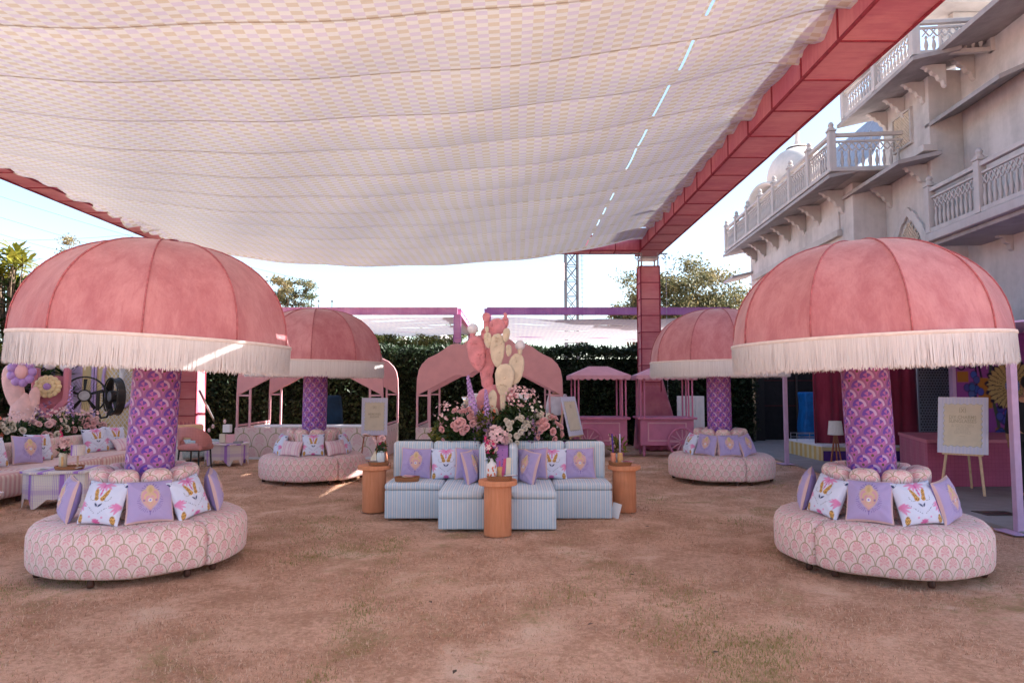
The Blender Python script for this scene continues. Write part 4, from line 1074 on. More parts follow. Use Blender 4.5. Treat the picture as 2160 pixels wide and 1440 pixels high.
def spike(parent, base, tip, kind, n, r0, name, seed=0, s=1.0):
    rn = random.Random(seed); b, t = Vector(base), Vector(tip)
    MB().tube([b, (b+t)/2 + Vector((.01, 0, 0)), t], .004, 5).build('stem', MAT['greenleaf'], parent)
    for i in range(n):
        k = .25+.75*i/n; a = i*2.4; r = r0*(1.15-k); p = b + (t-b)*k + Vector((math.cos(a)*r, math.sin(a)*r, 0)); d = Vector((math.cos(a), math.sin(a), .35))
        link(name, FLW[kind], parent, p, look(d), s*(1.25-.7*k)*(.85+.3*rn.random()))
fa = thing('flower_arrangement', 'lush mound of roses, lilies and purple filler on the planter behind the striped sofa', 'flowers', (SX, 9.12, .88))
foliage(fa, [((-.55, 0, .10), (.32, .22, .30), .3), ((-.1, -.05, .1), (.3, .25, .25), .2), ((.3, 0, .22), (.34, .22, .34), .35), ((.6, .0, .08), (.22, .2, .2), .15)], 7000, .075, MAT['greenleaf'], 2)
foliage(fa, [((-.78, 0, .02), (.14, .2, .22), .4), ((-.20, -.1, .20), (.16, .16, .24), .6)], 900, .085, MAT['olivegreen'], 3, 'olive_foliage')
blooms(fa, 'rose', 'rose', (-.52, -.08, .18), (.30, .24, .26), 20, 1.05, 1); blooms(fa, 'tiny', 'tiny_blossom', (-.62, .0, .34), (.26, .2, .20), 34, 1.2, 2); blooms(fa, 'white', 'white_bloom', (-.42, .0, .40), (.16, .14, .12), 6, .9, 3)
blooms(fa, 'mauve', 'mauve_filler', (-.20, -.18, .06), (.17, .14, .26), 46, 1.5, 4); blooms(fa, 'lily', 'pink_lily', (-.02, -.33, .04), (.16, .16, .20), 15, 1.0, 5); blooms(fa, 'white', 'white_bloom', (.20, -.24, .12), (.20, .17, .22), 24, .85, 6)
blooms(fa, 'rose', 'rose', (.62, -.06, .10), (.20, .2, .24), 15, 1.05, 7); blooms(fa, 'white', 'white_bloom', (.54, .02, .27), (.20, .16, .14), 14, .95, 8); blooms(fa, 'tiny', 'tiny_blossom', (.27, .0, .56), (.26, .2, .18), 60, 1.3, 9)
blooms(fa, 'mauve', 'mauve_filler', (.42, -.1, .14), (.16, .2, .28), 34, 1.5, 10); blooms(fa, 'coral', 'coral_bloom', (-.16, -.1, .32), (.12, .1, .18), 7, .9, 11); blooms(fa, 'blush', 'blush_rose', (-.24, -.1, .28), (.12, .14, .2), 6, .9, 12)
blooms(fa, 'wstar', 'white_aster', (.40, -.04, .34), (.24, .18, .2), 12, 1.0, 14)
spike(fa, (-.28, -.10, .1), (-.42, -.10, .86), 'lilac', 80, .065, 'lilac_floret', 1, 1.45); spike(fa, (-.14, -.14, .1), (-.18, -.14, .68), 'lilac', 55, .055, 'lilac_floret', 2, 1.3)
# ---- cactus sculptures
def pad_shape(rx, ry, rz, egg, n=22, k=16):
    # full rounded top narrowing to the joint below, like a prickly pear pad
    vs, fs = [], []
    for j in range(k+1):
        t = -math.cos(PI*j/k); w = max(0, 1-abs(t)**2.5)**.55*(1+egg*t)/(1+egg*.35)
        for i in range(n):
            a = 2*PI*i/n; ca, sa = math.cos(a), math.sin(a); vs.append((rx*w*ca, ry*w**.8*math.copysign(abs(sa)**.8, sa) if w > 0 else 0, rz*t))
    for j in range(k):
        for i in range(n): fs.append((j*n+i, j*n+(i+1) % n, (j+1)*n+(i+1) % n, (j+1)*n+i))
    return MB().add(vs, fs)
def pad(parent, u, v, hw, hh, Y, mat, tilt=0, thick=.42, egg=.12, bumps=14, name='pad', dy=0, base=None):
    k = Y/FPX; c = at(u, v, Y) - Vector(base) + Vector((0, dy - .03*(int(u+v) % 3), 0)); rx, rz = hw*k, hh*k; ry = max(.026, rx*thick*.75)
    rot = Matrix.Rotation(R(tilt), 3, 'Y'); m = pad_shape(rx, ry, rz, egg*2.0)
    rn = random.Random(int(u*7+v))
    m.v = [tuple(Vector((p[0], p[1]*(1-.35*max(0, 1-abs(p[0])/(rx*.9))*.5), p[2]))*(1+.018*math.sin(p[0]*70+p[2]*55))) for p in m.v]
    for i in range(bumps):
        a, b = rn.uniform(-1.2, 1.2), rn.uniform(0, 2*PI); q = rn.random()**.5*.85
        x, z = q*math.cos(b), q*math.sin(b); y = -math.sqrt(max(0, 1-x*x*.9-z*z*.8)); e = 1+egg*z
        m.ell((x*rx*e, y*ry*e, z*rz), (.011, .016, .011), None, 7, 5)
    return m.build(name, MAT[mat], parent, True, loc=c, rot=(0, R(tilt), 0))
def globe(parent, u, v, r, Y, base, neck_mat, dy=0, nd=(0, 0, -1)):
    k = Y/FPX; c = at(u, v, Y) - Vector(base) + Vector((0, dy, 0)); o = MB().ell((0, 0, 0), (r*k,)*3, None, 22, 14).build('globe_lamp', MAT['globe'], parent, True, loc=c)
    MB().lathe([(r*k*.45, -r*k*.85), (r*k*.5, -r*k*1.0), (r*k*.35, -r*k*1.9)], 12).build('lamp_neck', MAT[neck_mat], o, True, rot=(0, R(nd[0]*30), 0))
PB = (at(1045, 900, 9.32).x, 9.32, .9); pc = thing('cactus_sculpture', 'pink prickly pear sculpture with a globe lamp rising from the central flowers', 'sculpture', PB)
CB = (at(1062, 900, 9.16).x, 9.16, .9); cc = thing('cactus_sculpture', 'cream prickly pear sculpture with a globe lamp rising from the central flowers', 'sculpture', CB)
for a in ((1049, 845, 44, 34, 0, .35, 0, 0), (1028, 805, 13, 16, 0, .6, .0, 0), (1027, 776, 17, 42, 4, .42, .15, 16), (1006, 746, 20, 38, -8, .42, .12, 14), (1041, 722, 14, 30, 0, .4, .1, 8), (1049, 690, 18, 18, 0, .4, .05, 6), (1027, 686, 7, 16, 0, .6, 0, 0), (1026, 670, 9, 10.5, 0, .6, .1, 2), (1066, 681, 7.5, 13, 0, .55, .1, 3), (1066, 666, 4, 6.5, 0, .7, 0, 0), (1021, 707, 6.5, 13, -8, .5, 0, 2)):
    pad(pc, a[0], a[1], a[2], a[3], 9.32, 'pinkcactus', a[4], a[5], a[6], a[7], base=PB, dy=(-.05 if a[0] == 1006 else 0))
globe(pc, 997.5, 693.7, 11.3, 9.32, PB, 'pinkcactus', -.03)
for a in ((1049, 739, 16.5, 36, 0, .45, .12, 10), (1064, 803, 21.5, 36, 4, .42, .16, 8), (1061, 848, 7, 22, 0, .7, .1, 0), (1088, 778, 17.5, 34, 8, .4, .05, 6), (1029, 717, 8.5, 17, -4, .5, .1, 4), (1027, 695, 4.5, 7, 0, .7, .1, 0), (1068, 707, 8, 15, 8, .5, .1, 3), (1073, 739, 7, 12.5, 0, .5, .1, 3), (1039, 846, 9.5, 24, 3, .55, .08, 2), (1047, 876, 6, 18, -10, .7, .2, 0)):
    pad(cc, a[0], a[1], a[2], a[3], 9.16, 'cream', a[4], a[5], a[6], a[7], base=CB, dy=(.05 if a[0] == 1088 else -.03 if a[0] == 1039 else 0))
globe(cc, 1097, 727.5, 10.8, 9.16, CB, 'cream', .05)

sv = thing('silver_stand', 'silver tiered cup standing above the roses left of the cactus', 'cup', at(980, 905, 9.3))
MB().lathe([(.001, 0), (.05, .0), (.015, .03), (.012, .22), (.06, .25), (.02, .29), (.055, .33), (.018, .36), (.016, .38), (.05, .44), (.046, .44), (.001, .39)], 18).build('cup', MAT['silver'], sv, True)
MB().box((0, 0, .01), (.12, .12, .02)).build('foot', MAT['silver'], sv, bevel=.004)
# ---- things on the side tables
def vase_flowers(e, z, kinds, seed, spread=.07):
    foliage(e, [((0, 0, z+.05), (.05, .05, .07), 1)], 120, .06, MAT['greenleaf'], seed)
    for i, (k, nm, n) in enumerate(kinds): blooms(e, k, nm, (.0, 0, z+.12), (spread, spread, .09), n, .8, seed+i)
e = thing('bottle_vase', 'white bottle vase with red brush marks and magenta blossom on side table', 'vase', (T0[0]-.07, T0[1]-.02, .605))
MB().lathe([(.001, 0), (.046, 0), (.056, .03), (.058, .12), (.05, .16), (.03, .205), (.027, .22), (.022, .21)], 24).build('vase', MAT['whitecard'], e, True)
bm_ = MB(); rn = random.Random(4)
for i in range(11): a = rn.uniform(-2.6, -.5); z = rn.uniform(.03, .15); bm_.ell((.0575*math.cos(a), .0575*math.sin(a), z), (.010, .004, .017), Matrix.Rotation(a+PI/2, 3, 'Z') @ Matrix.Rotation(rn.uniform(-.6, .6), 3, 'Y'), 8, 5)
bm_.build('brush_mark', MAT['orangeflower'], e, True); vase_flowers(e, .21, (('magenta', 'magenta_bloom', 9), ('lily', 'pink_lily', 6)), 31, .06)
spike(e, (-.01, 0, .2), (-.07, 0, .47), 'magenta', 18, .025, 'magenta_bloom', 5, 1.1)
e = thing('paper_card', 'cream folded card standing upright on the central side table', 'card', (T0[0]+.11, T0[1]+.02, .605)); MB().box((0, 0, .11), (.055, .035, .22)).build('card_sleeve', MAT['creamcard'], e, bevel=.008, rot=(0, R(3), 0)); MB().box((-.06, .02, .10), (.03, .03, .20)).build('pink_sleeve', MAT['hotpink'], e, rot=(0, R(8), 0), bevel=.004)
e = thing('orange_holder', 'orange ball candle holder behind the bottle vase', 'candle holder', (T0[0]+.02, T0[1]+.05, .605)); MB().lathe([(.001, 0), (.03, .0), (.036, .03), (.026, .055), (.036, .085), (.03, .115), (.012, .12), (.001, .11)], 16).build('holder', MAT['ochre'], e, True); MB().cyl((0, 0, .11), (0, 0, .18), .008, n=8).build('candle', MAT['hotpink'], e)
def leaflets(x, y, z, label, seed, cols=('whitecard', 'lightpink', 'hotpink', 'creamcard')):
    e = thing('leaflet_stack', label, 'leaflets', (x, y, z)); rn = random.Random(seed)
    for i, c in enumerate(cols): MB().box((rn.uniform(-.02, .02), rn.uniform(-.02, .02), .004+.005*i), (.13, .07, .002), Matrix.Rotation(rn.uniform(-.8, .8), 3, 'Z') @ Matrix.Rotation(rn.uniform(-.12, .12), 3, 'X')).build('leaflet', MAT[c], e)
leaflets(T0[0]+.15, T0[1]-.08, .635, 'fanned white and purple leaflets at the edge of the central tray', 1, ('whitecard', 'mauveflower', 'whitecard')); leaflets(TL[0]-.04, TL[1]-.08, .64, 'loose leaflets in the tray below the orchid', 2, ('creamcard', 'mauveflower'))
leaflets(TR[0]+.03, TR[1]-.10, .64, 'white and pink leaflets hanging over the candle tray', 3); leaflets(SX-1.1, 8.50, .488, 'pink cards lying in the tray on the striped seat', 4, ('lightpink', 'creamcard', 'hotpink', 'lightpink'))
e = thing('glass_jar', 'white glass jar with an arching orchid on the side table by the booth', 'vase', (TL[0]+.085, TL[1]-.03, .605)); MB().lathe([(.001, 0), (.04, 0), (.05, .03), (.052, .11), (.046, .14), (.03, .155), (.035, .165), (.028, .17)], 22).build('jar', MAT['glasslike'], e, True)
vase_flowers(e, .16, (('magenta', 'magenta_bloom', 7), ('blush', 'blush_rose', 5)), 41, .05); MB().tube([(0, 0, .16), (-.06, -.02, .30), (-.14, -.03, .38), (-.22, -.03, .37)], .004, 5).build('stem', MAT['olivegreen'], e)
for i in range(9): t = i/8; link('orchid_bud', FLW['tiny'], e, (-.05-.17*t, -.03, .28+.10*math.sin(t*2)), (1.2, 0, t*3), 1.2)
for i, (dx, dz) in enumerate(((.06, .16), (.10, .10), (-.07, -.02), (.03, .2))): MB().add([(0, 0, .15), (dx*.5+.012, 0, .2+dz*.6), (dx, 0, .15+dz), (dx*.5-.012, 0, .19+dz*.6)], [(0, 1, 2, 3)]).build('leaf', MAT['olivegreen'], e)
e = thing('card_tent', 'cream folded card tent in the tray beside the glass jar', 'card', (TL[0]-.02, TL[1]-.02, .605)); MB().add([(-.05, -.05, 0), (.06, -.05, 0), (.04, 0, .16), (0.02, 0, .16), (-.05, .05, 0), (.06, .05, 0)], [(0, 1, 2, 3), (3, 2, 5, 4)]).build('card', MAT['creamcard'], e)
for i, (dx, c, cm, lab) in enumerate(((-.145, 'candleviolet', 'coral', 'violet taper candle in a coral ball holder'), (-.055, 'candlelilac', 'ochre', 'pale lilac taper candle in an ochre ball holder'))):
    e = thing('candle_holder', lab + ' on the side table by the carts', 'candle holder', (TR[0]+dx, TR[1]-.03, .60), rz=0)
    MB().lathe([(.001, 0), (.034, 0), (.038, .02), (.03, .04), (.038, .065), (.038, .085), (.03, .105), (.036, .13), (.028, .15), (.001, .15)], 18).build('holder', MAT[cm], e, True); MB().cyl((0, 0, .148), (-.012*(1-i), 0, .39), .012, .010, 10).build('candle', MAT[c], e, True)
e = thing('greens_vase', 'small vase of green calla leaves behind the candles', 'vase', (TR[0]-.08, TR[1]+.07, .59)); MB().lathe([(.001, 0), (.035, 0), (.04, .06), (.02, .12), (.024, .14)], 14).build('vase', MAT['whitecard'], e, True); foliage(e, [((0.02, 0, .24), (.07, .04, .10), 1)], 40, .10, MAT['olivegreen'], 9)
spike(e, (0, 0, .12), (-.10, 0, .40), 'blush', 10, .03, 'blush_rose', 8, .5)

tag(MB().box((0, 0, .09), (.11, .012, .18), Matrix.Rotation(R(12), 3, 'Y')).build('paper_bag', MAT['whitecard'], None, loc=(SX+1.43, 8.45, .0), rot=(R(-8), 0, R(-30))), 'white folded paper leaning against the cart end of the striped sofa', 'paper')
# ================================================================ booths with scalloped pink boards
def booth_outline(w=3.28):
    """outer (top) and inner (bottom) XZ lines of the arch board; traced as fractions of the half width"""
    O = [(1.0, 1.41), (.993, 1.77), (.969, 1.97), (.927, 2.10), (.844, 2.236), (.724, 2.328), (.659, 2.396), (.581, 2.49), (.498, 2.555), (.438, 2.56), (.378, 2.53), (.319, 2.61), (.247, 2.69), (.152, 2.75), (.08, 2.77), (.04, 2.80), (0, 2.83)]
    I = [(.985, 1.40), (.93, 1.45), (.86, 1.51), (.78, 1.58), (.70, 1.65), (.62, 1.72), (.54, 1.79), (.48, 1.84), (.42, 1.86), (.36, 1.85), (.31, 1.83), (.27, 1.88), (.22, 1.94), (.16, 2.0), (.10, 2.05), (.05, 2.10), (0, 2.14)]
    h = w/2; top = [(-x*h, z) for x, z in O] + [(x*h, z) for x, z in reversed(O[:-1])]; bot = [(-x*h, z) for x, z in I] + [(x*h, z) for x, z in reversed(I[:-1])]
    return top, bot
def booth(x, y, label):
    e = thing('market_booth', label, 'booth', (x, y, 0), group='pink scalloped booths'); w, dpt = 3.28, 2.05; top, bot = booth_outline(w)
    for yy in (0, dpt): MB().strip(top, bot, yy-.03, yy+.03).build('arch_board', MAT['pink'], e, bevel=.008)
    for yy in (0, dpt):
        for s in (-1, 1):
            m = MB()
            for dx in (.02, .30): m.box((s*(w/2-dx), yy, .75+.02*(dx > .1)*5), (.045, .045, 1.42 + (.30 if dx > .1 else 0)))
            m.box((s*(w/2-.16), yy, 1.40), (.235, .04, .04)); m.build('post', MAT['pinkmetal'], e, bevel=.004)
    for s in (-1, 1): MB().box((s*(w/2-.02), dpt/2, .73), (.04, dpt-.1, .04)).build('side_rail', MAT['pinkmetal'], e)
    MB().box((0, -.05, .345), (w, .05, .69)).build('counter_front', MAT['palm_big'], e, uv='box', bevel=.006)
    for s in (-1, 1): MB().box((s*(w/2-.02), dpt/2+.0, .345), (.045, dpt+.04, .68)).build('counter_side', MAT['palm_big'], e, uv='box')
    MB().box((.15, .27, .71), (w-.5, .55, .035)).build('counter_top', MAT['white'], e, bevel=.006)
    MB().box((0, -.08, .02), (w, .02, .05)).build('skirting', MAT['white'], e)
    return e
booth(-4.52, 15.33, 'pink scalloped booth with palm print counter behind the cream easel sign')
booth(-.50, 15.33, 'pink scalloped booth with palm print counter behind the cactus sculptures')
# a dark jacketed chair inside the first booth
e = thing('office_chair', 'chair under a dark blue jacket inside the palm print booth', 'chair', (-4.33, 16.5, 0))
MB().rbox((0, 0, 1.02), (.50, .16, .74), .075, 4, fn=lambda p: (p.x*(1-.12*(p.z/.37)), p.y, p.z)).build('jacket_back', MAT['teal'], e, True); MB().rbox((0, -.2, .62), (.48, .46, .10), .04).build('seat', MAT['blackcloth'], e, True)
MB().cyl((0, -.15, .08), (0, -.15, .58), .03, n=10).build('stem', MAT['blackmetal'], e)
for k in range(5): a = 2*PI*k/5; MB().tube([(0, -.15, .10), (.28*math.cos(a), -.15+.28*math.sin(a), .03)], [.025, .018], 6).build('leg', MAT['blackmetal'], e)
# white rounded chairs behind the cactus
for i, (u, rz) in enumerate(((1012, .2), (1092, -.2))):
    p = at(u, 850, 11.2); e = thing('white_chair', ('white rounded chair behind the lilac flower spikes', 'white rounded chair behind the cream cactus')[i], 'chair', (p.x, 11.2, 0), rz)
    MB().rbox((0, 0, 1.18), (.42, .08, .62), .075, 4).build('backrest', MAT['white'], e, True); MB().rbox((0, .22, .86), (.44, .42, .07), .03).build('seat', MAT['white'], e, True)
    for sx in (-1, 1):
        for sy in (.05, .4): MB().cyl((sx*.18, sy, 0), (sx*.17, sy, .84), .015, n=8).build('leg', MAT['steel'], e)
# ================================================================ pink carts
WHEEL = None
def cart(x, y, rz, wheel_side, label):
    e = thing('market_cart', label, 'cart', (x, y, 0), rz, 'pink market carts'); W, D = 1.22, .72
    MB().box((0, 0, .56), (W, D, .62)).build('box', MAT['cart'], e, bevel=.01)
    m = MB()
    for a in ((0, -.0, .84-.0+.03, W+.14, D+.14, .05),): m.box(a[:3], a[3:])
    m.build('worktop', MAT['cart'], e, bevel=.012)
    f = MB(); zc = .56
    for cx_, w, h in ((0, .86, .40),):
        for s in (-1, 1): f.box((cx_+s*w/2, -D/2-.008, zc), (.03, .016, h+.03)); f.box((cx_, -D/2-.008, zc+s*h/2), (w-.03, .016, .03))
    f.build('panel_moulding', MAT['cartroof'], e, bevel=.004)
    for sx in (-1, 1):
        for sy in (-1, 1):
            if sx == wheel_side and sy == -1: pass
            MB().lathe([(.001, 0), (.022, 0), (.03, .015), (.022, .035), (.036, .06), (.036, .13), (.028, .15), (.032, .19), (.02, .25)], 14).build('leg', MAT['cart'], e, True, loc=(sx*(W/2-.09), sy*(D/2-.08), 0))
            for k in (0, .085):
                MB().box((sx*(W/2-.02-k), sy*(D/2-.03), 1.36), (.035, .035, .99)).build('post', MAT['cart'], e, bevel=.004)
    rw, rd = W/2+.08, D/2+.10; z0, z1 = 1.86, 2.07
    MB().add([(-rw, -rd, z0), (rw, -rd, z0), (rw, rd, z0), (-rw, rd, z0), (-.22, -.10, z1), (.22, -.10, z1), (.22, .10, z1), (-.22, .10, z1)], [(0, 1, 5, 4), (1, 2, 6, 5), (2, 3, 7, 6), (3, 0, 4, 7), (4, 5, 6, 7), (3, 2, 1, 0)]).build('roof', MAT['cartroof'], e, bevel=.006)
    def valance(L):
        N = 9; T = []; Bt = []
        for i in range(N*6+1): t = i/(N*6); T.append((-L/2+L*t, 0)); Bt.append((-L/2+L*t, -.065-.045*abs(math.sin(PI*N*t))))
        return MB().strip(T, Bt, -.008, .008)
    for s in (-1, 1):
        valance(2*rw).build('valance', MAT['cartroof'], e, loc=(0, s*rd, z0), rot=(0, 0, 0)); valance(2*rd-.02).build('valance', MAT['cartroof'], e, loc=(s*rw, 0, z0), rot=(0, 0, PI/2))
    w = link('wheel', None, e, (wheel_side*(W/2-.29), -D/2-.10, .34)); r = .34
    MB().tube([(r*.91*math.cos(2*PI*k/40), 0, r*.91*math.sin(2*PI*k/40)) for k in range(41)], r*.075, 8, False).build('rim', MAT['cart'], w, True); MB().cyl((0, -.05, 0), (0, .05, 0), .055, n=16).cyl((0, -.07, 0), (0, .06, 0), .03, n=12).build('hub', MAT['cart'], w)
    for k in range(12): a = 2*PI*k/12; MB().cyl((.05*math.cos(a), 0, .05*math.sin(a)), (r*.88*math.cos(a), 0, r*.88*math.sin(a)), .013, .010, 6).build('spoke', MAT['cartroof'], w)
    return e
cart(2.03, 16.15, R(2), -1, 'pink market cart with scalloped roof and its wheel half hidden behind the easel')
cart(3.58, 16.15, R(-2), 1, 'pink market cart with scalloped roof and its whole spoked wheel in view')
# ================================================================ easel signs
def text(body, size, mat, parent, loc, rot=(PI/2, 0, 0), name='lettering', sx=1.0, weight=0.0, shear=0):
    cu = bpy.data.curves.new(name, 'FONT'); cu.body = body; cu.size = size; cu.align_x = 'CENTER'; cu.align_y = 'CENTER'; cu.extrude = .0008; cu.offset = weight; cu.shear = shear; cu.resolution_u = 3
    o = bpy.data.objects.new(name, cu); COL.objects.link(o); dg = bpy.context.evaluated_depsgraph_get(); me = bpy.data.meshes.new_from_object(o.evaluated_get(dg)); bpy.data.objects.remove(o)
    me.materials.clear(); me.materials.append(mat); o = link(name, me, parent, loc, rot); o.scale = (sx, 1, 1); return o
def sign(pos, rz, lines, label, bw=.60, bh=.80, bz=.62, lean=10, group='easel signs', legs='lightwood', cat='sign'):
    e = thing('easel_sign', label, cat, pos, rz, group); lr = R(-lean); top = 1.5
    zz = math.cos(lr); yy_ = -math.sin(lr)
    tn = math.tan(R(lean)); yl = lambda z: -.05 + (z-bz)*tn
    for s in (-1, 1): MB().beam((s*.27, yl(0), 0), (s*.12, yl(bz+bh-.03), bz+bh-.03), .035, .022).build('leg', MAT[legs], e, bevel=.003)
    MB().beam((0, yl(bz+bh)+.40, 0), (0, yl(bz+bh-.12)+.03, bz+bh-.12), .03, .022).build('rear_leg', MAT[legs], e, bevel=.003)
    MB().box((0, -.075, bz-.012), (bw*.8, .06, .022)).build('ledge', MAT[legs], e)
    b = link('board', MB().box((0, 0, bh/2), (bw, .012, bh)).mesh('board', MAT['signstripe'], uv='box'), e, (0, -.085, bz), (lr, 0, 0))
    pw, ph = bw*.74, bh*.74; out = []
    def edge(a, b_, n):
        for i in range(n*6):
            t = i/(n*6); yield t, .010*math.sin(2*PI*n*t)
    for t, k in edge(0, 1, 6): out.append((-pw/2+pw*t, -ph/2+k))
    for t, k in edge(0, 1, 8): out.append((pw/2-k, -ph/2+ph*t))
    for t, k in edge(0, 1, 6): out.append((pw/2-pw*t, ph/2-k))
    for t, k in edge(0, 1, 8): out.append((-pw/2+k, ph/2-ph*t))
    MB().prism([(x*1.02, z*1.015+bh/2) for x, z in out], -.0095, -.0065).build('scalloped_border', MAT['edgeink'], b); MB().prism([(x, z+bh/2) for x, z in out], -.0125, -.0096).build('card', MAT['creamcard'], b)
    for (t, z, sz, mt, sxx) in lines: text(t, sz*bw, MAT[mt], b, (0, -.0135, bh*z), sx=sxx, weight=.0012)
    return e
sign((6.72, 10.25, .03), R(-42), (('_____', .835, .05, 'ink', .9), ('IXI', .755, .16, 'ink', .75), ('DIY CHARMS', .635, .115, 'ink', .82), ('SUNGLASSES', .565, .115, 'ink', .84), ('& GOLDEN', .485, .10, 'fainter', .9), ('HOUR', .425, .10, 'fainter', .9), ('GLASSES', .365, .10, 'fainter', .9), ('_____', .315, .05, 'ink', .8)),
     'striped easel sign for charms and sunglasses in front of the pink bar', .64, .86, .58, 16)
sign((at(790, 960, 13.4).x, 13.4, 0), R(3), (('IXI', .74, .16, 'ink', .75), ('MEMORIES', .56, .12, 'ink', .85), ('BAZAAR', .49, .11, 'ink', .85), ('_____', .25, .05, 'ink', .8)), 'cream card easel sign in front of the palm print booth counter', .50, .72, .66, 3, legs='redwood')
sign((at(1208, 960, 13.6).x, 13.6, 0), R(58), (('IXI', .74, .16, 'ink', .75),), 'easel sign turned almost edge on beside the white shirted person', .62, .78, .64, 14)
# back of a white planked board by the cart
e = thing('board_sign', 'white planked signboard standing behind the cart wheel', 'sign', (at(1458, 930, 17.6).x, 17.6, 0), R(-3))
for i in range(6): MB().box((-.29+.116*i, 0, .90), (.113, .02, .92)).build('plank', MAT['whitecard'], e, bevel=.003)
for z in (.56, 1.24): MB().box((0, .022, z), (.70, .02, .05)).build('batten', MAT['whitecard'], e)
for s in (-1, 1): MB().beam((s*.24, .04, 0), (s*.2, .04, 1.36), .03, .03).build('leg', MAT['lightwood'], e)
# ================================================================ lilac poles and awning of the bar
aw = thing('bar_awning', 'lilac awning on slim lilac poles in front of the pink bar', 'awning', (5.6, 10.7, 0))
P1 = gp(1660, 979); P2 = gp(2150, 1124)
for p in (P1, P2):
    q = (p.x-5.6, p.y-10.7); MB().box((q[0], q[1], 1.13), (.075, .075, 2.22)).build('pole', MAT['violetpole'], aw, bevel=.006); MB().box((q[0], q[1], .012), (.34, .34, .012)).build('base_plate', MAT['violetpole'], aw, bevel=.003)
MB().beam((P1.x-5.6, P1.y-10.7+.037, 2.27), (P2.x-5.6, P2.y-10.7-.037, 2.27), .075, .06).build('front_beam', MAT['violetpole'], aw)
MB().add([(P1.x-5.6, P1.y-10.7, 2.31), (P2.x-5.6, P2.y-10.7, 2.31), (4.3, P2.y-10.7, 2.62), (4.3, P1.y-10.7, 2.62), (P1.x-5.6, P1.y-10.7, 2.33), (P2.x-5.6, P2.y-10.7, 2.33), (4.3, P2.y-10.7, 2.64), (4.3, P1.y-10.7, 2.64)], [(0, 3, 2, 1), (4, 5, 6, 7), (0, 1, 5, 4), (1, 2, 6, 5), (2, 3, 7, 6), (3, 0, 4, 7)]).build('roof_cloth', MAT['lilac'], aw)
# ================================================================ bar, mural, curtains, platform, lamp
cn = thing('bar_counter', 'pink checked cloth covered bar counter before the mural wall', 'bar counter', (6.55, 10.85, .03))
poly = [(0, 0), (3.6, .1), (3.6, 1.7), (.55, 1.75)]
m = MB(); vs, uvs, fs = [], [], []
for i in range(4):
    a, b_ = Vector(poly[i]), Vector(poly[(i+1) % 4]); L = (b_-a).length; n = max(2, int(L/.12))
    for k in range(n+1):
        p = a + (b_-a)*k/n; wv = .006*math.sin(k*1.9+i)
        for z in (0, .68): vs.append((p.x + wv, p.y + wv*(z < .1), z)); uvs.append((k/n*L, z))
    s0 = len(vs)-2*(n+1)
    for k in range(n): q = s0+2*k; fs.append((q, q+2, q+3, q+1))
m.add(vs, fs, uvs).build('drape', MAT['barpink'], cn, uv='v')
cx_ = sum(p[0] for p in poly)/4; cy_ = sum(p[1] for p in poly)/4
MB().slab([(cx_+(x-cx_)*1.012, cy_+(y-cy_)*1.02) for x, y in poly], .682, .735).build('counter_top', MAT['magentaarch'], cn, bevel=.008)
mw = thing('mural_wall', 'purple mural wall painted with a big yellow daisy and blue flowers', 'mural', (8.25, 12.75, .03), R(-6))
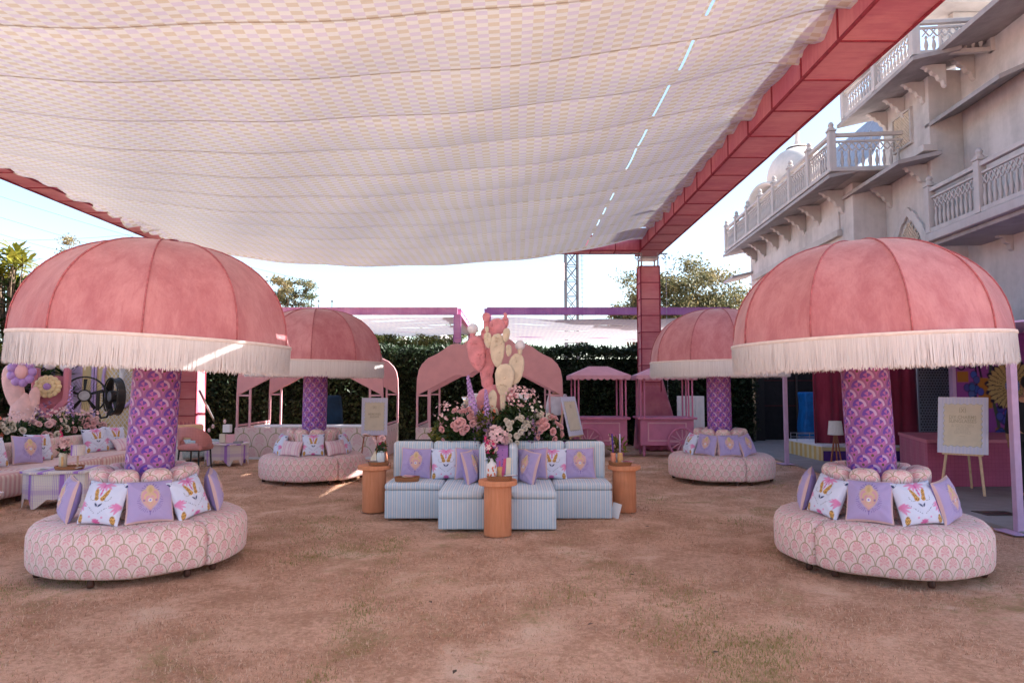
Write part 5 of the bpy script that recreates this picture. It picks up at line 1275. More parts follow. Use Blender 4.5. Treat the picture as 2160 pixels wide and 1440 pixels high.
def mural():
    W, H, NX, NZ = 2.1, 2.75, 170, 220; x = np.linspace(0, W, NX+1); z = np.linspace(0, H, NZ+1); X, Z = np.meshgrid(x, z); C = np.zeros(X.shape+(3,)); C[:] = (.26, .06, .32)
    blue, dk, tan, ora, grn, pk = (.03, .04, .28), (.015, .01, .04), (.42, .32, .14), (.36, .15, .03), (.05, .07, .06), (.40, .16, .46)
    rng = np.random.default_rng(4)
    for x0, w, c in ((.42, .02, dk), (.66, .03, grn), (.30, .018, dk), (1.5, .03, grn), (1.9, .02, grn), (1.12, .03, grn)): _blend(C, _soft(np.abs(X-x0-.06*np.sin(Z*3+x0*9))-w, .01), c)
    _blend(C, _soft(np.maximum(np.abs(X-.50)-.12, np.abs(Z-1.45)-.28), .02), ora); _blend(C, _soft(np.maximum(np.abs(X-.12)-.10, np.abs(Z-1.75)-.10), .02), ora); _blend(C, _soft(np.maximum(np.abs(X-.85)-.2, np.abs(Z-.75)-.06), .02), ora)
    for (cx, cz, n, r) in ((.30, 1.55, 12, .075), (.80, .95, 14, .085), (.86, 1.6, 8, .05), (1.75, .8, 12, .09), (1.45, 2.3, 12, .08), (.35, .75, 8, .06), (1.95, 2.2, 9, .07)):
        for k in range(n): a, b_ = cx+rng.normal()*r*.8, cz+rng.normal()*r*2; d = np.hypot(X-a, (Z-b_)*.8)-r*.7; _blend(C, _soft(np.abs(d)-.008, .01), dk); _blend(C, _soft(d, .015), (blue[0]+rng.random()*.04, blue[1]+rng.random()*.07, blue[2]+rng.random()*.2))
    for (cx, cz) in ((.10, 1.95), (.18, 2.05), (.08, 2.15), (.28, 1.98), (.5, 2.05), (.12, 1.25), (.2, 1.15), (1.0, .8), (.3, .9), (1.6, 1.9)):
        d = np.hypot(X-cx, Z-cz)-.065; _blend(C, _soft(np.abs(d)-.014, .01), dk); _blend(C, _soft(d+.014, .01), pk)
    for k in range(8):
        cx, cz, a = rng.random()*W, .62+rng.random()*.25, rng.random()*3; dx, dz = X-cx, Z-cz; q = np.hypot((dx*math.cos(a)+dz*math.sin(a))/.16, (-dx*math.sin(a)+dz*math.cos(a))/.05)-1; _blend(C, _soft(q, .2), (.03, .06, .10))
    dx, dz = X-.98, Z-1.58; r = np.hypot(dx, dz); an = np.arctan2(dz, dx)
    _blend(C, _soft(r-.46-.03*np.sin(an*17), .03), dk)
    pet = (.43+.02*np.sin(an*31)) ; ln = np.abs(np.sin(an*13+.3*np.sin(r*20))); _blend(C, _soft(r-pet, .02)*(ln > .22), tan); ln2 = np.abs(np.sin(an*13+.8)); _blend(C, _soft(r-.36, .02)*(ln2 < .10), dk); _blend(C, _soft(r-.13, .02), (.12, .16, .42)); _blend(C, _soft(r-.12, .02)*(np.sin(X*150)*np.sin(Z*150) > .2), (.25, .32, .62))
    n = NX+1; fs = [(j*n+i, j*n+i+1, (j+1)*n+i+1, (j+1)*n+i) for j in range(NZ) for i in range(NX)]
    me = bpy.data.meshes.new('mural_painting'); me.from_pydata(np.stack([X, 0*X, Z], -1).reshape(-1, 3).tolist(), [], fs); me.update(); ca = me.color_attributes.new('Col', 'FLOAT_COLOR', 'POINT'); c4 = np.ones((len(me.vertices), 4), np.float32); c4[:, :3] = C.reshape(-1, 3); ca.data.foreach_set('color', c4.ravel()); me.materials.append(MAT['paint']); return me
link('mural_painting', mural(), mw, (0, -.052, 0)); MB().box((1.05, 0, 1.375), (2.1, .10, 2.75)).build('backing', MAT['lilac'], mw); MB().box((-.035, 0, 1.375), (.066, .13, 2.75)).build('edge_strip', MAT['lilac'], mw, bevel=.005)
# grey pierced screen and pier beside the mural
js = thing('pierced_screen', 'grey pierced metal screen between the maroon curtain and the mural', 'screen', (8.42, 14.2, .03), R(-4)); MB().box((.36, 0, 1.5), (.72, .03, 3.0)).build('sheet', MAT['bluemetal'], js); hm = MB()
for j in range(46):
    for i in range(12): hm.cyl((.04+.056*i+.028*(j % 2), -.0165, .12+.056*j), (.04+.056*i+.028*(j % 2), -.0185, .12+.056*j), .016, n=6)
hm.build('hole_shade_disc', MAT['holeshade'], js)['kind'] = 'stuff'  # dark discs lying on the sheet, the shade of holes as colour
tag(MB().box((0, 0, 1.6), (.34, .3, 3.2)).build('screen_pier', MAT['plasterdark'], loc=(9.32, 14.1, .03), bevel=.01), 'plain grey plaster pier between pierced screen and mural', 'pier')
def curtain(x0, x1, y, h, label, seed):
    W = x1-x0; N = int(W/.03); vs, fs = [], []; rn = random.Random(seed); ph = [rn.random()*6 for _ in range(4)]
    for j in range(9):
        z = .0 + h*j/8
        for i in range(N+1):
            x = W*i/N; d = .045*math.sin(x*9+ph[0]+.15*j) + .025*math.sin(x*21+ph[1]) + .012*math.sin(x*37+ph[2]); vs.append((x, d, z + .012*math.sin(x*13)*(j == 0)))
    for j in range(8):
        for i in range(N): a = j*(N+1)+i; fs.append((a, a+1, a+N+2, a+N+1))
    o = MB().add(vs, fs).build('stage_curtain', MAT['curtain'], None, True, loc=(x0, y, .30)); mod = o.modifiers.new('solid', 'SOLIDIFY'); mod.thickness = .012
    return tag(o, label, 'curtain', 'maroon curtains')
curtain(6.72, 7.95, 15.25, 3.1, 'maroon curtain hanging down to the yellow striped platform', 1); curtain(8.05, 8.75, 14.75, 3.1, 'dark maroon curtain beside the grey pierced screen', 2)
pf = thing('striped_platform', 'low yellow striped platform under the maroon curtain', 'platform', (6.58, 14.6, .03))
MB().box((-.006, .95, .145), (.03, 1.96, .29)).build('striped_side', MAT['yellowstripe'], pf, uv='box'); MB().box((.95, 0, .105), (1.9, .04, .21)).build('front_face', MAT['candleviolet'], pf); MB().box((.96, -.01, .245), (1.93, .05, .07)).build('front_band', MAT['yellowpanel'], pf); MB().box((.96, .98, .30), (1.95, 1.98, .03)).build('deck', MAT['white'], pf, bevel=.004)  # violet of the front face is its shade put into the colour
cs = MB()
for z in (.1, .25): cs.box((.5, 1.75, .32+z*.6), (.9, .02, .012)).box((.5, 1.4, .32+z*.6), (.9, .02, .012))
for x in (.05, .5, .95):
    for y in (1.4, 1.75): cs.cyl((x, y, .31), (x, y, .48), .008, n=6)
tag(cs.build('wire_rack', MAT['steel'], None, loc=(6.58, 14.6, .035)), 'low wire rack on the deck of the yellow striped platform', 'rack')
lp = thing('floor_lamp', 'floor lamp with pleated white shade on tilted wooden legs by maroon curtain', 'lamp', (6.66, 14.15, .03))
m = MB(); N = 64; vs = []; fs = []
for j, (r, z) in enumerate(((.145, .58), (.118, .86))):
    for k in range(N): a = 2*PI*k/N; rr = r*(1+.03*(1 if k % 2 else -1)); vs.append((rr*math.cos(a), rr*math.sin(a), z))
for k in range(N): fs.append((k, (k+1) % N, N+(k+1) % N, N+k))
m.add(vs, fs).build('shade', MAT['white'], lp)
for a, L in ((200, .14), (60, .12), (-40, .10)): MB().beam((.02*math.cos(R(a)), .02*math.sin(R(a)), .60), (L*math.cos(R(a)), L*math.sin(R(a)), 0), .03, .022).build('leg', MAT['redwood'], lp)
# black stage flats and blue tarp under the palace
bs = thing('black_stage_flat', 'black timber stage flat with maroon rails below the palace facade', 'stage flat', (7.12, 20.4, .03))
MB().box((1.55, .25, 1.7), (2.5, .5, 3.4)).build('face', MAT['black'], bs); MB().box((.14, .1, 1.7), (.26, .9, 3.4)).build('end_post', MAT['blackmetal'], bs)
for z in (1.0, 1.75, 2.6): MB().box((1.55, -.012, z), (2.5, .03, .035)).build('rail', MAT['maroonframe'], bs)
for x in (1.35, 2.4): MB().box((x, -.03, 1.7), (.05, .03, 3.4)).build('stile', MAT['maroonframe'], bs)
MB().beam((1.3, -.15, .2), (1.35, -.05, 2.2), .04, .04).build('brace', MAT['blackmetal'], bs)
tag(MB().rbox((0, 0, .72), (.62, .5, 1.40), .05, 3, fn=lambda p: (p.x*(1-.03*p.z)+.02*math.sin(p.z*6), p.y+.02*math.sin(p.x*12+p.z*4), p.z)).build('tarpaulin_stack', MAT['bluetarp'], None, True, loc=(8.15, 18.6, .03)), 'blue tarpaulin covered stack beside the black stage flat', 'tarp')
tag(MB().lathe([(.001, 0), (.30, 0), (.34, .5), (.36, 1.05), (.33, 1.06), (.3, 1.0), (.001, 1.0)], 20).build('planter_tub', MAT['plasterdark'], None, True, loc=(6.55, 21.2, 0)), 'grey planter tub at the end of the hedge beside the black flat', 'planter')
tag(MB().beam((6.1, 20.2, 0), (6.0, 20.7, 1.5), .10, .05).build('leaning_plank', MAT['redwood'], None, bevel=.005), 'brown plank leaning between the hedge and the black flat', 'plank')
# ================================================================ people
def person(loc, rz, mats, label, arm=(.28, .02), scale=1.0):
    e = thing('person', label, 'person', loc, rz); S = scale
    def skin(name, verts, edges, mat, sub=2):
        me = bpy.data.meshes.new(name); me.from_pydata([v[:3] for v in verts], edges, []); o = link(name, me, e); me.materials.append(mat)
        sk = o.modifiers.new('skin', 'SKIN'); sk.use_smooth_shade = True; sv_ = me.skin_vertices[0].data
        for i, v in enumerate(verts): sv_[i].radius = (v[3], v[4] if len(v) > 4 else v[3])
        sv_[0].use_root = True; s = o.modifiers.new('sub', 'SUBSURF'); s.levels = sub; s.render_levels = sub; return o
    body = [(0, 0, .95, .15, .11), (0, 0, 1.12, .14, .10), (0, 0, 1.30, .17, .11), (0, 0, 1.42, .13, .09), (0, 0, 1.50, .055), (0, -.01, 1.60, .075, .09), (0, -.01, 1.70, .07, .085),
            (-.17, 0, 1.40, .06), (-.23, 0.02, 1.14, .048), (-.25, -.06, .92, .04), (-.25, -.09, .82, .035, .022), (.17, 0, 1.40, .06), (.23, .02, 1.14, .048), (.25, -.06, .92, .04), (.25, -.09, .82, .035, .022),
            (-.09, 0, .88, .085), (-.10, 0, .5, .06), (-.10, .01, .09, .045), (-.10, -.13, .035, .04, .03), (.09, 0, .88, .085), (.10, 0, .5, .06), (.10, .01, .09, .045), (.10, -.13, .035, .04, .03)]
    ed = [(0, 1), (1, 2), (2, 3), (3, 4), (4, 5), (5, 6), (3, 7), (7, 8), (8, 9), (9, 10), (3, 11), (11, 12), (12, 13), (13, 14), (0, 15), (15, 16), (16, 17), (17, 18), (0, 19), (19, 20), (20, 21), (21, 22)]
    skin('body', body, ed, MAT['skin'])
    g = lambda v, k: tuple(v[:3]) + tuple(r*k + .008 for r in v[3:])
    sh = [0, 1, 2, 3, 7, 8, 9, 11, 12, 13]; mp = {o: i for i, o in enumerate(sh)}; sv2 = [g(body[i], 1.16) for i in sh]; sv2[0] = (0, 0, .86, .19, .14); skin('shirt', sv2, [(mp[a], mp[b]) for a, b in ed if a in mp and b in mp], mats[0])
    tr = [0, 15, 16, 17, 19, 20, 21]; mp = {o: i for i, o in enumerate(tr)}; skin('trousers', [g(body[i], 1.12) for i in tr], [(mp[a], mp[b]) for a, b in ed if a in mp and b in mp], mats[1])
    MB().ell((0, .02, 1.68), (.088, .105, .10), None, 16, 10).build('hair', MAT['hair'], e, True)
    for s in (-1, 1):
        MB().rbox((s*.10, -.06, .035), (.095, .27, .07), .03, 3).build('shoe', MAT['blackcloth'], e, True)
        for k in range(4): MB().tube([(s*(.25+.0), -.09-.012*(k-1.5), .82), (s*.252, -.10-.014*(k-1.5), .77), (s*.246, -.115-.012*(k-1.5), .735-.006*abs(k-1.5))], [.0095, .0085, .007], 6).build('finger', MAT['skin'], e, True)
        MB().tube([(s*.24, -.125, .85), (s*.225, -.15, .81), (s*.225, -.155, .78)], [.011, .0095, .008], 6).build('thumb', MAT['skin'], e, True); MB().ell((s*.085, -.01, 1.62), (.012, .022, .032), None, 8, 6).build('ear', MAT['skin'], e, True)
        MB().ell((s*.032, -.098, 1.645), (.013, .006, .008), None, 8, 6).build('eye', MAT['white'], e, True)
    MB().ell((0, -.108, 1.615), (.013, .018, .022), None, 8, 6).build('nose', MAT['skin'], e, True); MB().ell((0, -.095, 1.572), (.024, .007, .007), None, 8, 6).build('mouth', MAT['magentaarch'], e, True)
    e.scale = (S,)*3; return e
p = at(1176, 850, 16.4); person((p.x, 16.4, 0), PI, (MAT['whitecloth'], MAT['blackcloth']), 'person in a white shirt and black trousers standing with back turned by the booth', scale=.98)
person((7.20, 9.55, .03), R(150), (MAT['blackcloth'], MAT['blackcloth']), 'person in black clothes standing partly behind the lilac pole', scale=.97)
# ================================================================ lounge on the left: pink banquette, plaid tables, chair
lb = thing('pink_banquette', 'long pink striped banquette with palm print back cushions below the flower bank', 'sofa', (-7.35, 10.6, 0))
for i, (y0, y1) in enumerate(((-2.6, -.85), (-.83, .9), (.92, 2.5))):
    MB().rbox((.10, (y0+y1)/2, .255), (.86, y1-y0, .34), .07, 4, .01).build('seat', MAT['pinkstripe'], lb, True, uv='box')
n = 7
for i in range(n): MB().rbox((-.40, -2.6+5.1*(i+.5)/n, .57), (.20, 5.1/n-.01, .34), .07, 4).build('back_cushion', MAT['palm_pale'], lb, True, uv='box')
for y in (-2.4, -.9, .95, 2.3):
    for x in (-.25, .42): MB().cyl((x, y, 0), (x, y, .10), .03, n=8).build('foot', MAT['darkfoot'], lb)
G2 = 'pillows along the pink banquette'
for kind, x, y, face, lean, roll, ex in (('stripe', -6.98, 9.05, 70, 34, 0, 'lying in front of a lavender pillow on the pink banquette'), ('heart', -7.36, 9.40, 78, 18, 4, 'behind the striped pillow on the pink banquette'), ('palm', -7.40, 9.85, 72, 18, -3, 'next to lavender ones on the pink banquette'),
    ('heart', -7.30, 10.40, 66, 18, 5, 'between two palm pillows on the pink banquette'), ('palm', -7.42, 10.85, 76, 18, 3, 'beside the bare back cushion of the pink banquette'), ('palm', -7.40, 12.30, 62, 16, -4, 'behind the striped pillow at the banquette fan end'), ('palm', -7.36, 12.75, 66, 16, 4, 'at the very end of the pink banquette by the fan'), ('stripe', -7.05, 12.72, 55, 50, -4, 'lying flat at the fan end of the pink banquette')):
    pillow(kind, (x, y, .43), face, lean, f'{KN[kind]} {ex}', G2, roll, 1.05)
def plaid_table(x, y, w, d, h, rz, label):
    e = thing('plaid_table', label, 'coffee table', (x, y, 0), rz, 'plaid cloth coffee tables'); c = .28*d
    P = [(-w/2, -d/2+c), (-w/2+c, -d/2), (w/2-c, -d/2), (w/2, -d/2+c), (w/2, d/2-c), (w/2-c, d/2), (-w/2+c, d/2), (-w/2, d/2-c)]
    acc = 0
    for i in range(8):
        a, b = Vector(P[i]), Vector(P[(i+1) % 8]); L = (b-a).length; N = 18; vs, uvs, fs = [], [], []
        for k in range(N+1):
            t = k/N; p = a+(b-a)*t; s = math.sin(PI*t); zb = min(.11, .22*max(0, s-.28)) + .012*abs(math.sin(t*PI*5))*(s > .3)
            for z in (zb, h-.03): vs.append((p.x, p.y, z)); uvs.append((acc+L*t, z))
        for k in range(N): q = 2*k; fs.append((q, q+2, q+3, q+1))
        acc += L; MB().add(vs, fs, uvs).build('apron_panel', MAT['plaid'], e, uv='v')
    m = MB().slab([(px*1.07, py*1.10) for px, py in P], h-.03, h); m.build('table_top', MAT['plaid'], e, uv='box', bevel=.005); return e
plaid_table(-6.05, 9.45, 1.02, .72, .48, R(12), 'plaid cloth coffee table in front of the pink banquette with a wicker tray')
plaid_table(-5.85, 7.1, .90, .72, .48, R(12), 'plaid cloth coffee table of which only a corner shows')
plaid_table(at(478, 970, 14.2).x, 14.2, .82, .6, .44, R(-8), 'plaid cloth coffee table beside the pink grid chair')
tray(-6.0, 9.35, .48, .17, .12, 'wicker tray with a painted vase and small lamp on the plaid table', .2)
e = thing('painted_vase', 'painted vase of coral and magenta flowers on the plaid coffee table', 'vase', (-6.08, 9.33, .49)); MB().lathe([(.001, 0), (.05, 0), (.05, .2), (.045, .22), (.04, .21)], 20).build('vase', MAT['creamcard'], e, True); MB().rbox((.02, -.047, .1), (.03, .01, .13), .005).build('brush_mark', MAT['ochre'], e)
vase_flowers(e, .2, (('magenta', 'magenta_bloom', 14), ('blush', 'blush_rose', 8), ('lily', 'pink_lily', 4)), 71, .08); spike(e, (0, 0, .2), (-.05, 0, .52), 'magenta', 16, .03, 'magenta_bloom', 3, 1.2)
e = thing('table_lamp', 'small table lamp with plaid shade on the plaid coffee table', 'lamp', (-5.9, 9.36, .49)); MB().cyl((0, 0, 0), (0, 0, .2), .012, n=10).build('stem', MAT['lightwood'], e); MB().lathe([(.085, .18), (.085, .32), (.082, .32), (.082, .18)], 24, uvr=.085).build('shade', MAT['plaid'], e, uv='v'); MB().lathe([(.001, 0), (.04, 0), (.04, .012), (.001, .014)], 16).build('base', MAT['lightwood'], e)
leaflets(-6.32, 9.3, .485, 'papers lying on the plaid coffee table left of the tray', 8, ('whitecard', 'creamcard')); leaflets(-5.86, 9.3, .51, 'folded papers lying in the tray of the plaid table', 9, ('whitecard', 'mauveflower'))
# things on the rear plaid table
tx = at(478, 970, 14.2).x
e = thing('gift_box', 'white gift box with handle on the rear plaid table', 'box', (tx+.0, 14.15, .44)); MB().box((.02, 0, .30), (.15, .12, .16)).build('upper_box', MAT['whitecard'], e, bevel=.006); MB().box((-.06, 0, .10), (.12, .12, .18)).build('lower_box', MAT['creamcard'], e, bevel=.005); MB().box((.10, -.04, .10), (.17, .04, .17), Matrix.Rotation(.2, 3, 'Z')).build('pink_envelope', MAT['lightpink'], e)
e = thing('tulip_vase', 'vase of drooping pink tulips on the rear plaid table', 'vase', (tx-.10, 14.2, .44)); MB().lathe([(.001, 0), (.04, 0), (.045, .1), (.03, .16), (.035, .18)], 16).build('vase', MAT['lightpink'], e, True)
for i, (x, z) in enumerate(((-.28, .30), (-.2, .38), (.04, .48))):
    MB().tube([(0, 0, .14), (x*.3, 0, .14+(z-.1)*1.0), (x*.75, 0, z+.03), (x, 0, z-.02)], .006, 6).build('stem', MAT['olivegreen'], e); MB().ell((x, 0, z-.04), (.03, .03, .045), None, 10, 7).build('tulip', MAT['blush'], e, True)
leaflets(tx-.2, 14.0, .445, 'open white book on the rear plaid table', 11, ('whitecard', 'whitecard')); tag(MB().box((0, 0, .02), (.16, .12, .04)).build('stacked_book', MAT['plasterdark'], None, bevel=.003, loc=(tx+.27, 14.1, .442)), 'small grey book at the booth end of the rear plaid table', 'book')
# pink chair
ch_ = thing('armchair', 'pink grid cloth chair with arched back and black legs', 'chair', (at(405, 985, 13.15).x, 13.25, 0), R(172))
vs, fs = [], []; NA, NZ = 28, 8
bk = MB(); 
def shell(r, off, flip):
    vs = []; 
    for j in range(NZ+1):
        for i in range(NA+1):
            a = R(-115 + 230*i/NA); q = abs(2*i/NA-1); z1 = .84 - .34*q**2.2; z0 = .44 + .0*q
            z = z0 + (z1-z0)*j/NZ; rr = r + .03*(j/NZ); vs.append((rr*math.sin(a)*1.02, rr*math.cos(a)*.9+off, z))
    return vs
A_, B_ = shell(.29, .02, 0), shell(.25, .02, 1); n1 = len(A_); hole = lambda i, j: (abs(i-NA/2+.5) < 5.2*math.sqrt(max(0, 1-(j/3.4)**2))) and j < 3.4
for j in range(NZ):
    for i in range(NA):
        if hole(i, j): continue
        a = j*(NA+1)+i; fs.append((a, a+NA+1, a+NA+2, a+1)); fs.append((n1+a, n1+a+1, n1+a+NA+2, n1+a+NA+1))
        for (di, dj, p, q) in ((1, 0, a+1, a+NA+2), (-1, 0, a+NA+1, a), (0, 1, a+NA+2, a+NA+1), (0, -1, a, a+1)):
            ii, jj = i+di, j+dj
            if ii < 0 or jj < 0 or ii >= NA or jj >= NZ or hole(ii, jj): fs.append((p, q, n1+q, n1+p))
uvs = [((i % (NA+1))*.045, p[2]) for i, p in enumerate(A_)]*2
bk.add(A_+B_, fs, uvs).build('backrest', MAT['chairpink'], ch_, True, uv='v'); MB().rbox((0, -.02, .44), (.50, .48, .11), .05, 4).build('seat', MAT['chairpink'], ch_, True, uv='box')
for sx in (-1, 1):
    for sy in (-1, 1): MB().cyl((sx*.20, sy*.19, .40), (sx*.22, sy*.21, 0), .018, .014, 8).build('leg', MAT['blackmetal'], ch_)
MB().box((0, 0, .385), (.42, .40, .03)).build('leg_frame', MAT['blackmetal'], ch_)
# blue floral loveseat and its neighbours
lv = thing('floral_loveseat', 'blue floral loveseat with peach back behind the pink chair', 'sofa', (-7.0, 14.9, 0), R(60)); MB().rbox((0, 0, .26), (1.1, .7, .36), .06, 4).build('seat', MAT['bluefloral'], lv, True, uv='box'); MB().rbox((0, .32, .58), (1.1, .16, .36), .06, 4).build('back', MAT['peach'], lv, True)
for sx in (-1, 1): MB().box((sx*.45, 0, .05), (.06, .5, .10)).build('foot', MAT['darkfoot'], lv)
e = thing('figurine_vase', 'tall white beaded ornament with pink top beside the pink column', 'ornament', (at(372, 890, 14.4).x, 14.4, .44))
for i in range(7): MB().ell((0, 0, .08+.09*i), (.05-.004*i, .05-.004*i, .05), None, 12, 8).build('bead', MAT['white' if i % 2 else 'lightpink'], e, True)
tag(MB().box((0, 0, .22), (.3, .3, .44)).build('ornament_plinth', MAT['whitecard'], None, loc=(at(372, 890, 14.4).x, 14.4, 0), bevel=.008), 'white plinth under the beaded ornament', 'plinth')
# brace pole
a, b = at(421, 824, 15.9), gp(470, 925); br = MB().cyl(a, a+(b-a)*.62, .028, n=10).cyl(a+(b-a)*.60, b, .022, n=10).cyl(a+(b-a)*.60, a+(b-a)*.64, .034, n=10)
tag(br.build('brace_pole', MAT['steel'], None, True), 'grey telescopic brace pole leaning against the pink column', 'pole')
# ---- flower bank behind the banquette
fb = thing('flower_bank', 'long bank of pink and white blossom with dark foliage behind the pink banquette', 'flowers', (-8.15, 11.6, 0))
MB().box((0, 0, .31), (.5, 4.2, .60)).build('planter', MAT['whitecard'], fb, bevel=.01)
foliage(fb, [((0, -1.3+.55*i, .78), (.30, .5, .26+.06*math.sin(i*2)), 1/6) for i in range(6)], 9000, .085, MAT['greenleaf'], 12); foliage(fb, [((.1, -1.15, .95), (.16, .25, .25), 1)], 500, .09, MAT['olivegreen'], 13, 'olive_foliage')
rn = random.Random(5)
for i in range(16): blooms(fb, rn.choice(['rose', 'blush', 'blush', 'white']), 'bloom', (.10, -1.7+3.4*i/15, .76+.12*rn.random()), (.26, .22, .22), 7, 1.25, 100+i, out=(.9, -.5, .2))
for i in range(11): blooms(fb, 'tiny', 'tiny_blossom', (.05, -1.7+3.4*i/10, .95+.10*rn.random()), (.26, .26, .2), 14, 1.7, 140+i, out=(.9, -.5, .2))
blooms(fb, 'coral', 'coral_bloom', (.16, -1.2, .98), (.2, .3, .3), 22, 1.5, 170, out=(.9, -.5, .2)); blooms(fb, 'mauve', 'mauve_filler', (.1, .3, 1.05), (.22, .3, .28), 50, 1.8, 171)
spike(fb, (.05, .95, .8), (.05, .98, 1.62), 'lilac', 50, .075, 'lilac_floret', 9, 1.3)
# ---- pink cactus, arch sculpture and flowers beside it
def simple_pads(e, mat, L):
    for (x, z, rx, rz, t) in L: MB().ell((0, 0, 0), (rx, rx*.5, rz), None, 18, 12, .1).build('pad', MAT[mat], e, True, loc=(x, 0, z), rot=(0, R(t), 0))
kx = at(35, 880, 12.3); e = thing('cactus_sculpture', 'tall pale pink cactus sculpture carrying an inflated violet flower', 'sculpture', (kx.x, 12.3, 0), R(20)); simple_pads(e, 'palepinkcactus', [(.08, 1.0, .20, .5, 0), (-.06, 1.55, .16, .45, -14), (.24, 1.30, .10, .30, 6), (.05, 2.0, .15, .28, 14)])
MB().ell((-.12, -.05, 2.18), (.10, .10, .10), None, 16, 10).build('globe_lamp', MAT['globe'], e, True); MB().cyl((.05, 0, 0), (.08, 0, .7), .10, .14, 14).build('stem', MAT['palepinkcactus'], e, True)
e2 = thing('balloon_flower', 'inflated violet balloon flower on the pale pink cactus', 'flower decoration', (kx.x+.18, 12.12, 1.86), R(30))
for k in range(9): a = 2*PI*k/9; MB().ell((.15*math.cos(a), 0, .19*math.sin(a)), (.075, .06, .085), None, 12, 8).build('petal', MAT['violetflower'], e2, True)
MB().ell((0, -.03, 0), (.10, .05, .13), None, 14, 10).build('centre', MAT['lightpink'], e2, True)
ax = at(106, 870, 12.9); e = thing('arch_sculpture', 'pink angular cactus shaped stand with two white globe lamps', 'sculpture', (ax.x, 12.9, 0), R(22))
o_ = [(-.30, 1.95), (-.30, 1.30), (0, .95), (.30, 1.30), (.30, 1.95)]; i_ = [(-.20, 1.95), (-.20, 1.36), (0, 1.13), (.20, 1.36), (.20, 1.95)]
MB().strip(o_, i_, -.12, .12).build('outer_frame', MAT['magentaarch'], e, bevel=.03, seg=3); MB().prism([(-.2, 1.8), (-.2, 1.36), (0, 1.13), (.2, 1.36), (.2, 1.8)], .06, .10).build('inner_panel', MAT['magentaarch'], e); MB().cyl((0, 0, 0), (0, 0, 1.0), .06, n=12).build('stem', MAT['magentaarch'], e)
for x in (-.04, .22): MB().ell((x, 0, 2.02-.04*(x > 0)), (.105, .105, .105), None, 18, 12).build('globe_lamp', MAT['globe'], e, True)
e2 = thing('foam_flower', 'cream foam daisy with violet centre on the pink angular stand', 'flower decoration', (ax.x+.04, 12.74, 1.60), R(22))
for r, n, s in ((.17, 14, .055), (.10, 10, .05)):
    for k in range(n): a = 2*PI*k/n; MB().ell((r*math.cos(a), -.03*(r < .15), r*.95*math.sin(a)), (s, .04, s), None, 10, 7).build('petal', MAT['butter'], e2, True)
MB().ell((0, -.06, 0), (.065, .03, .065), None, 14, 8).build('centre', MAT['violetflower'], e2, True)
# ---- black fans
fs_ = thing('pedestal_fan', 'black pedestal with two large industrial fans beside the flower bank', 'fan', (at(203, 930, 13.6).x, 13.6, 0))
MB().cyl((0, 0, 0), (0, 0, 1.5), .035, n=12).lathe([(.001, 0), (.25, 0), (.25, .03), (.001, .05)], 24).cyl((-.18, 0, .62), (.14, 0, .62), .02, n=8).build('pole', MAT['blackmetal'], fs_)
def fan_head(off, rz, r=.37):
    h = link('fan_head', None, fs_, off, (0, 0, rz))
    MB().tube([(r*math.cos(2*PI*k/48), .0, r*math.sin(2*PI*k/48)) for k in range(49)], .016, 8, False).tube([(r*math.cos(2*PI*k/48), .14, r*math.sin(2*PI*k/48)) for k in range(49)], .012, 8, False).lathe([(.001, 0)]*2, 4).build('ring', MAT['blackmetal'], h, True)
    MB().add([(r*.99*math.cos(2*PI*k/48), y, r*.99*math.sin(2*PI*k/48)) for y in (.02, .13) for k in range(48)], [(k, (k+1) % 48, 48+(k+1) % 48, 48+k) for k in range(48)]).build('shroud', MAT['blackmetal'], h)
    g = MB()
    for k in range(36): a = 2*PI*k/36; g.cyl((.09*math.cos(a), .15, .09*math.sin(a)), (r*math.cos(a), .14, r*math.sin(a)), .0025, n=4)
    g.build('grille', MAT['blackmetal'], h)
    MB().cyl((0, -.02, 0), (0, .16, 0), .12, n=24).build('motor_ring', MAT['blackmetal'], h); MB().cyl((0, -.03, 0), (0, .10, 0), .095, n=24).build('motor_face', MAT['steel'], h)
    for k in range(5): a = 2*PI*k/5+.3; MB().add([(.1*math.cos(a-.15), .02, .1*math.sin(a-.15)), (.1*math.cos(a+.25), .06, .1*math.sin(a+.25)), (.33*math.cos(a+.10), .07, .33*math.sin(a+.10)), (.33*math.cos(a-.12), .03, .33*math.sin(a-.12))], [(0, 1, 2, 3)]).build('blade', MAT['blackmetal'], h)
fan_head((-.26, -.02, 1.42), R(26)); fan_head((.19, .10, 1.40), R(-40))
MB().tube([(.02, 0, 1.1), (.1, -.05, .98), (.22, -.05, 1.0), (.25, 0, 1.15)], .022, 8).build('hose', MAT['blackmetal'], fs_, True)
# ---- yellow and lilac backdrop
bd = thing('photo_backdrop', 'butter yellow backdrop with lilac pilasters, trellis and a lilac ring', 'backdrop', (-9.45, 15.0, 0), R(14))
MB().box((0, 0, 1.35), (2.6, .05, 2.7)).build('panel', MAT['yellowpanel'], bd)
for x, w in ((-1.28, .05), (-.98, .06), (-.90, .05), (.24, .05), (.30, .04), (1.28, .06)): MB().box((x, -.05, 1.35), (w, .06, 2.7)).build('pilaster', MAT['lilac'], bd, bevel=.006)
t = MB()
for i in range(4): t.box((-.72+.07*i, -.05, 1.3), (.018, .03, 2.5))
for i in range(26): t.box((-.615, -.05, .1+.095*i), (.24, .022, .018))
t.build('square_trellis', MAT['lilac'], bd)
for i in range(18):
    k = i*.12
    for sg in (1, -1):
        x0, z0 = .42, .1+k; MB().beam((x0 if sg > 0 else x0+.72, -.04, z0), (x0+.72 if sg > 0 else x0, -.045, z0+1.05), .012, .012).build('trellis_slat', MAT['whitecard'], bd) if i % 1 == 0 and z0+1.05 < 2.7 else None
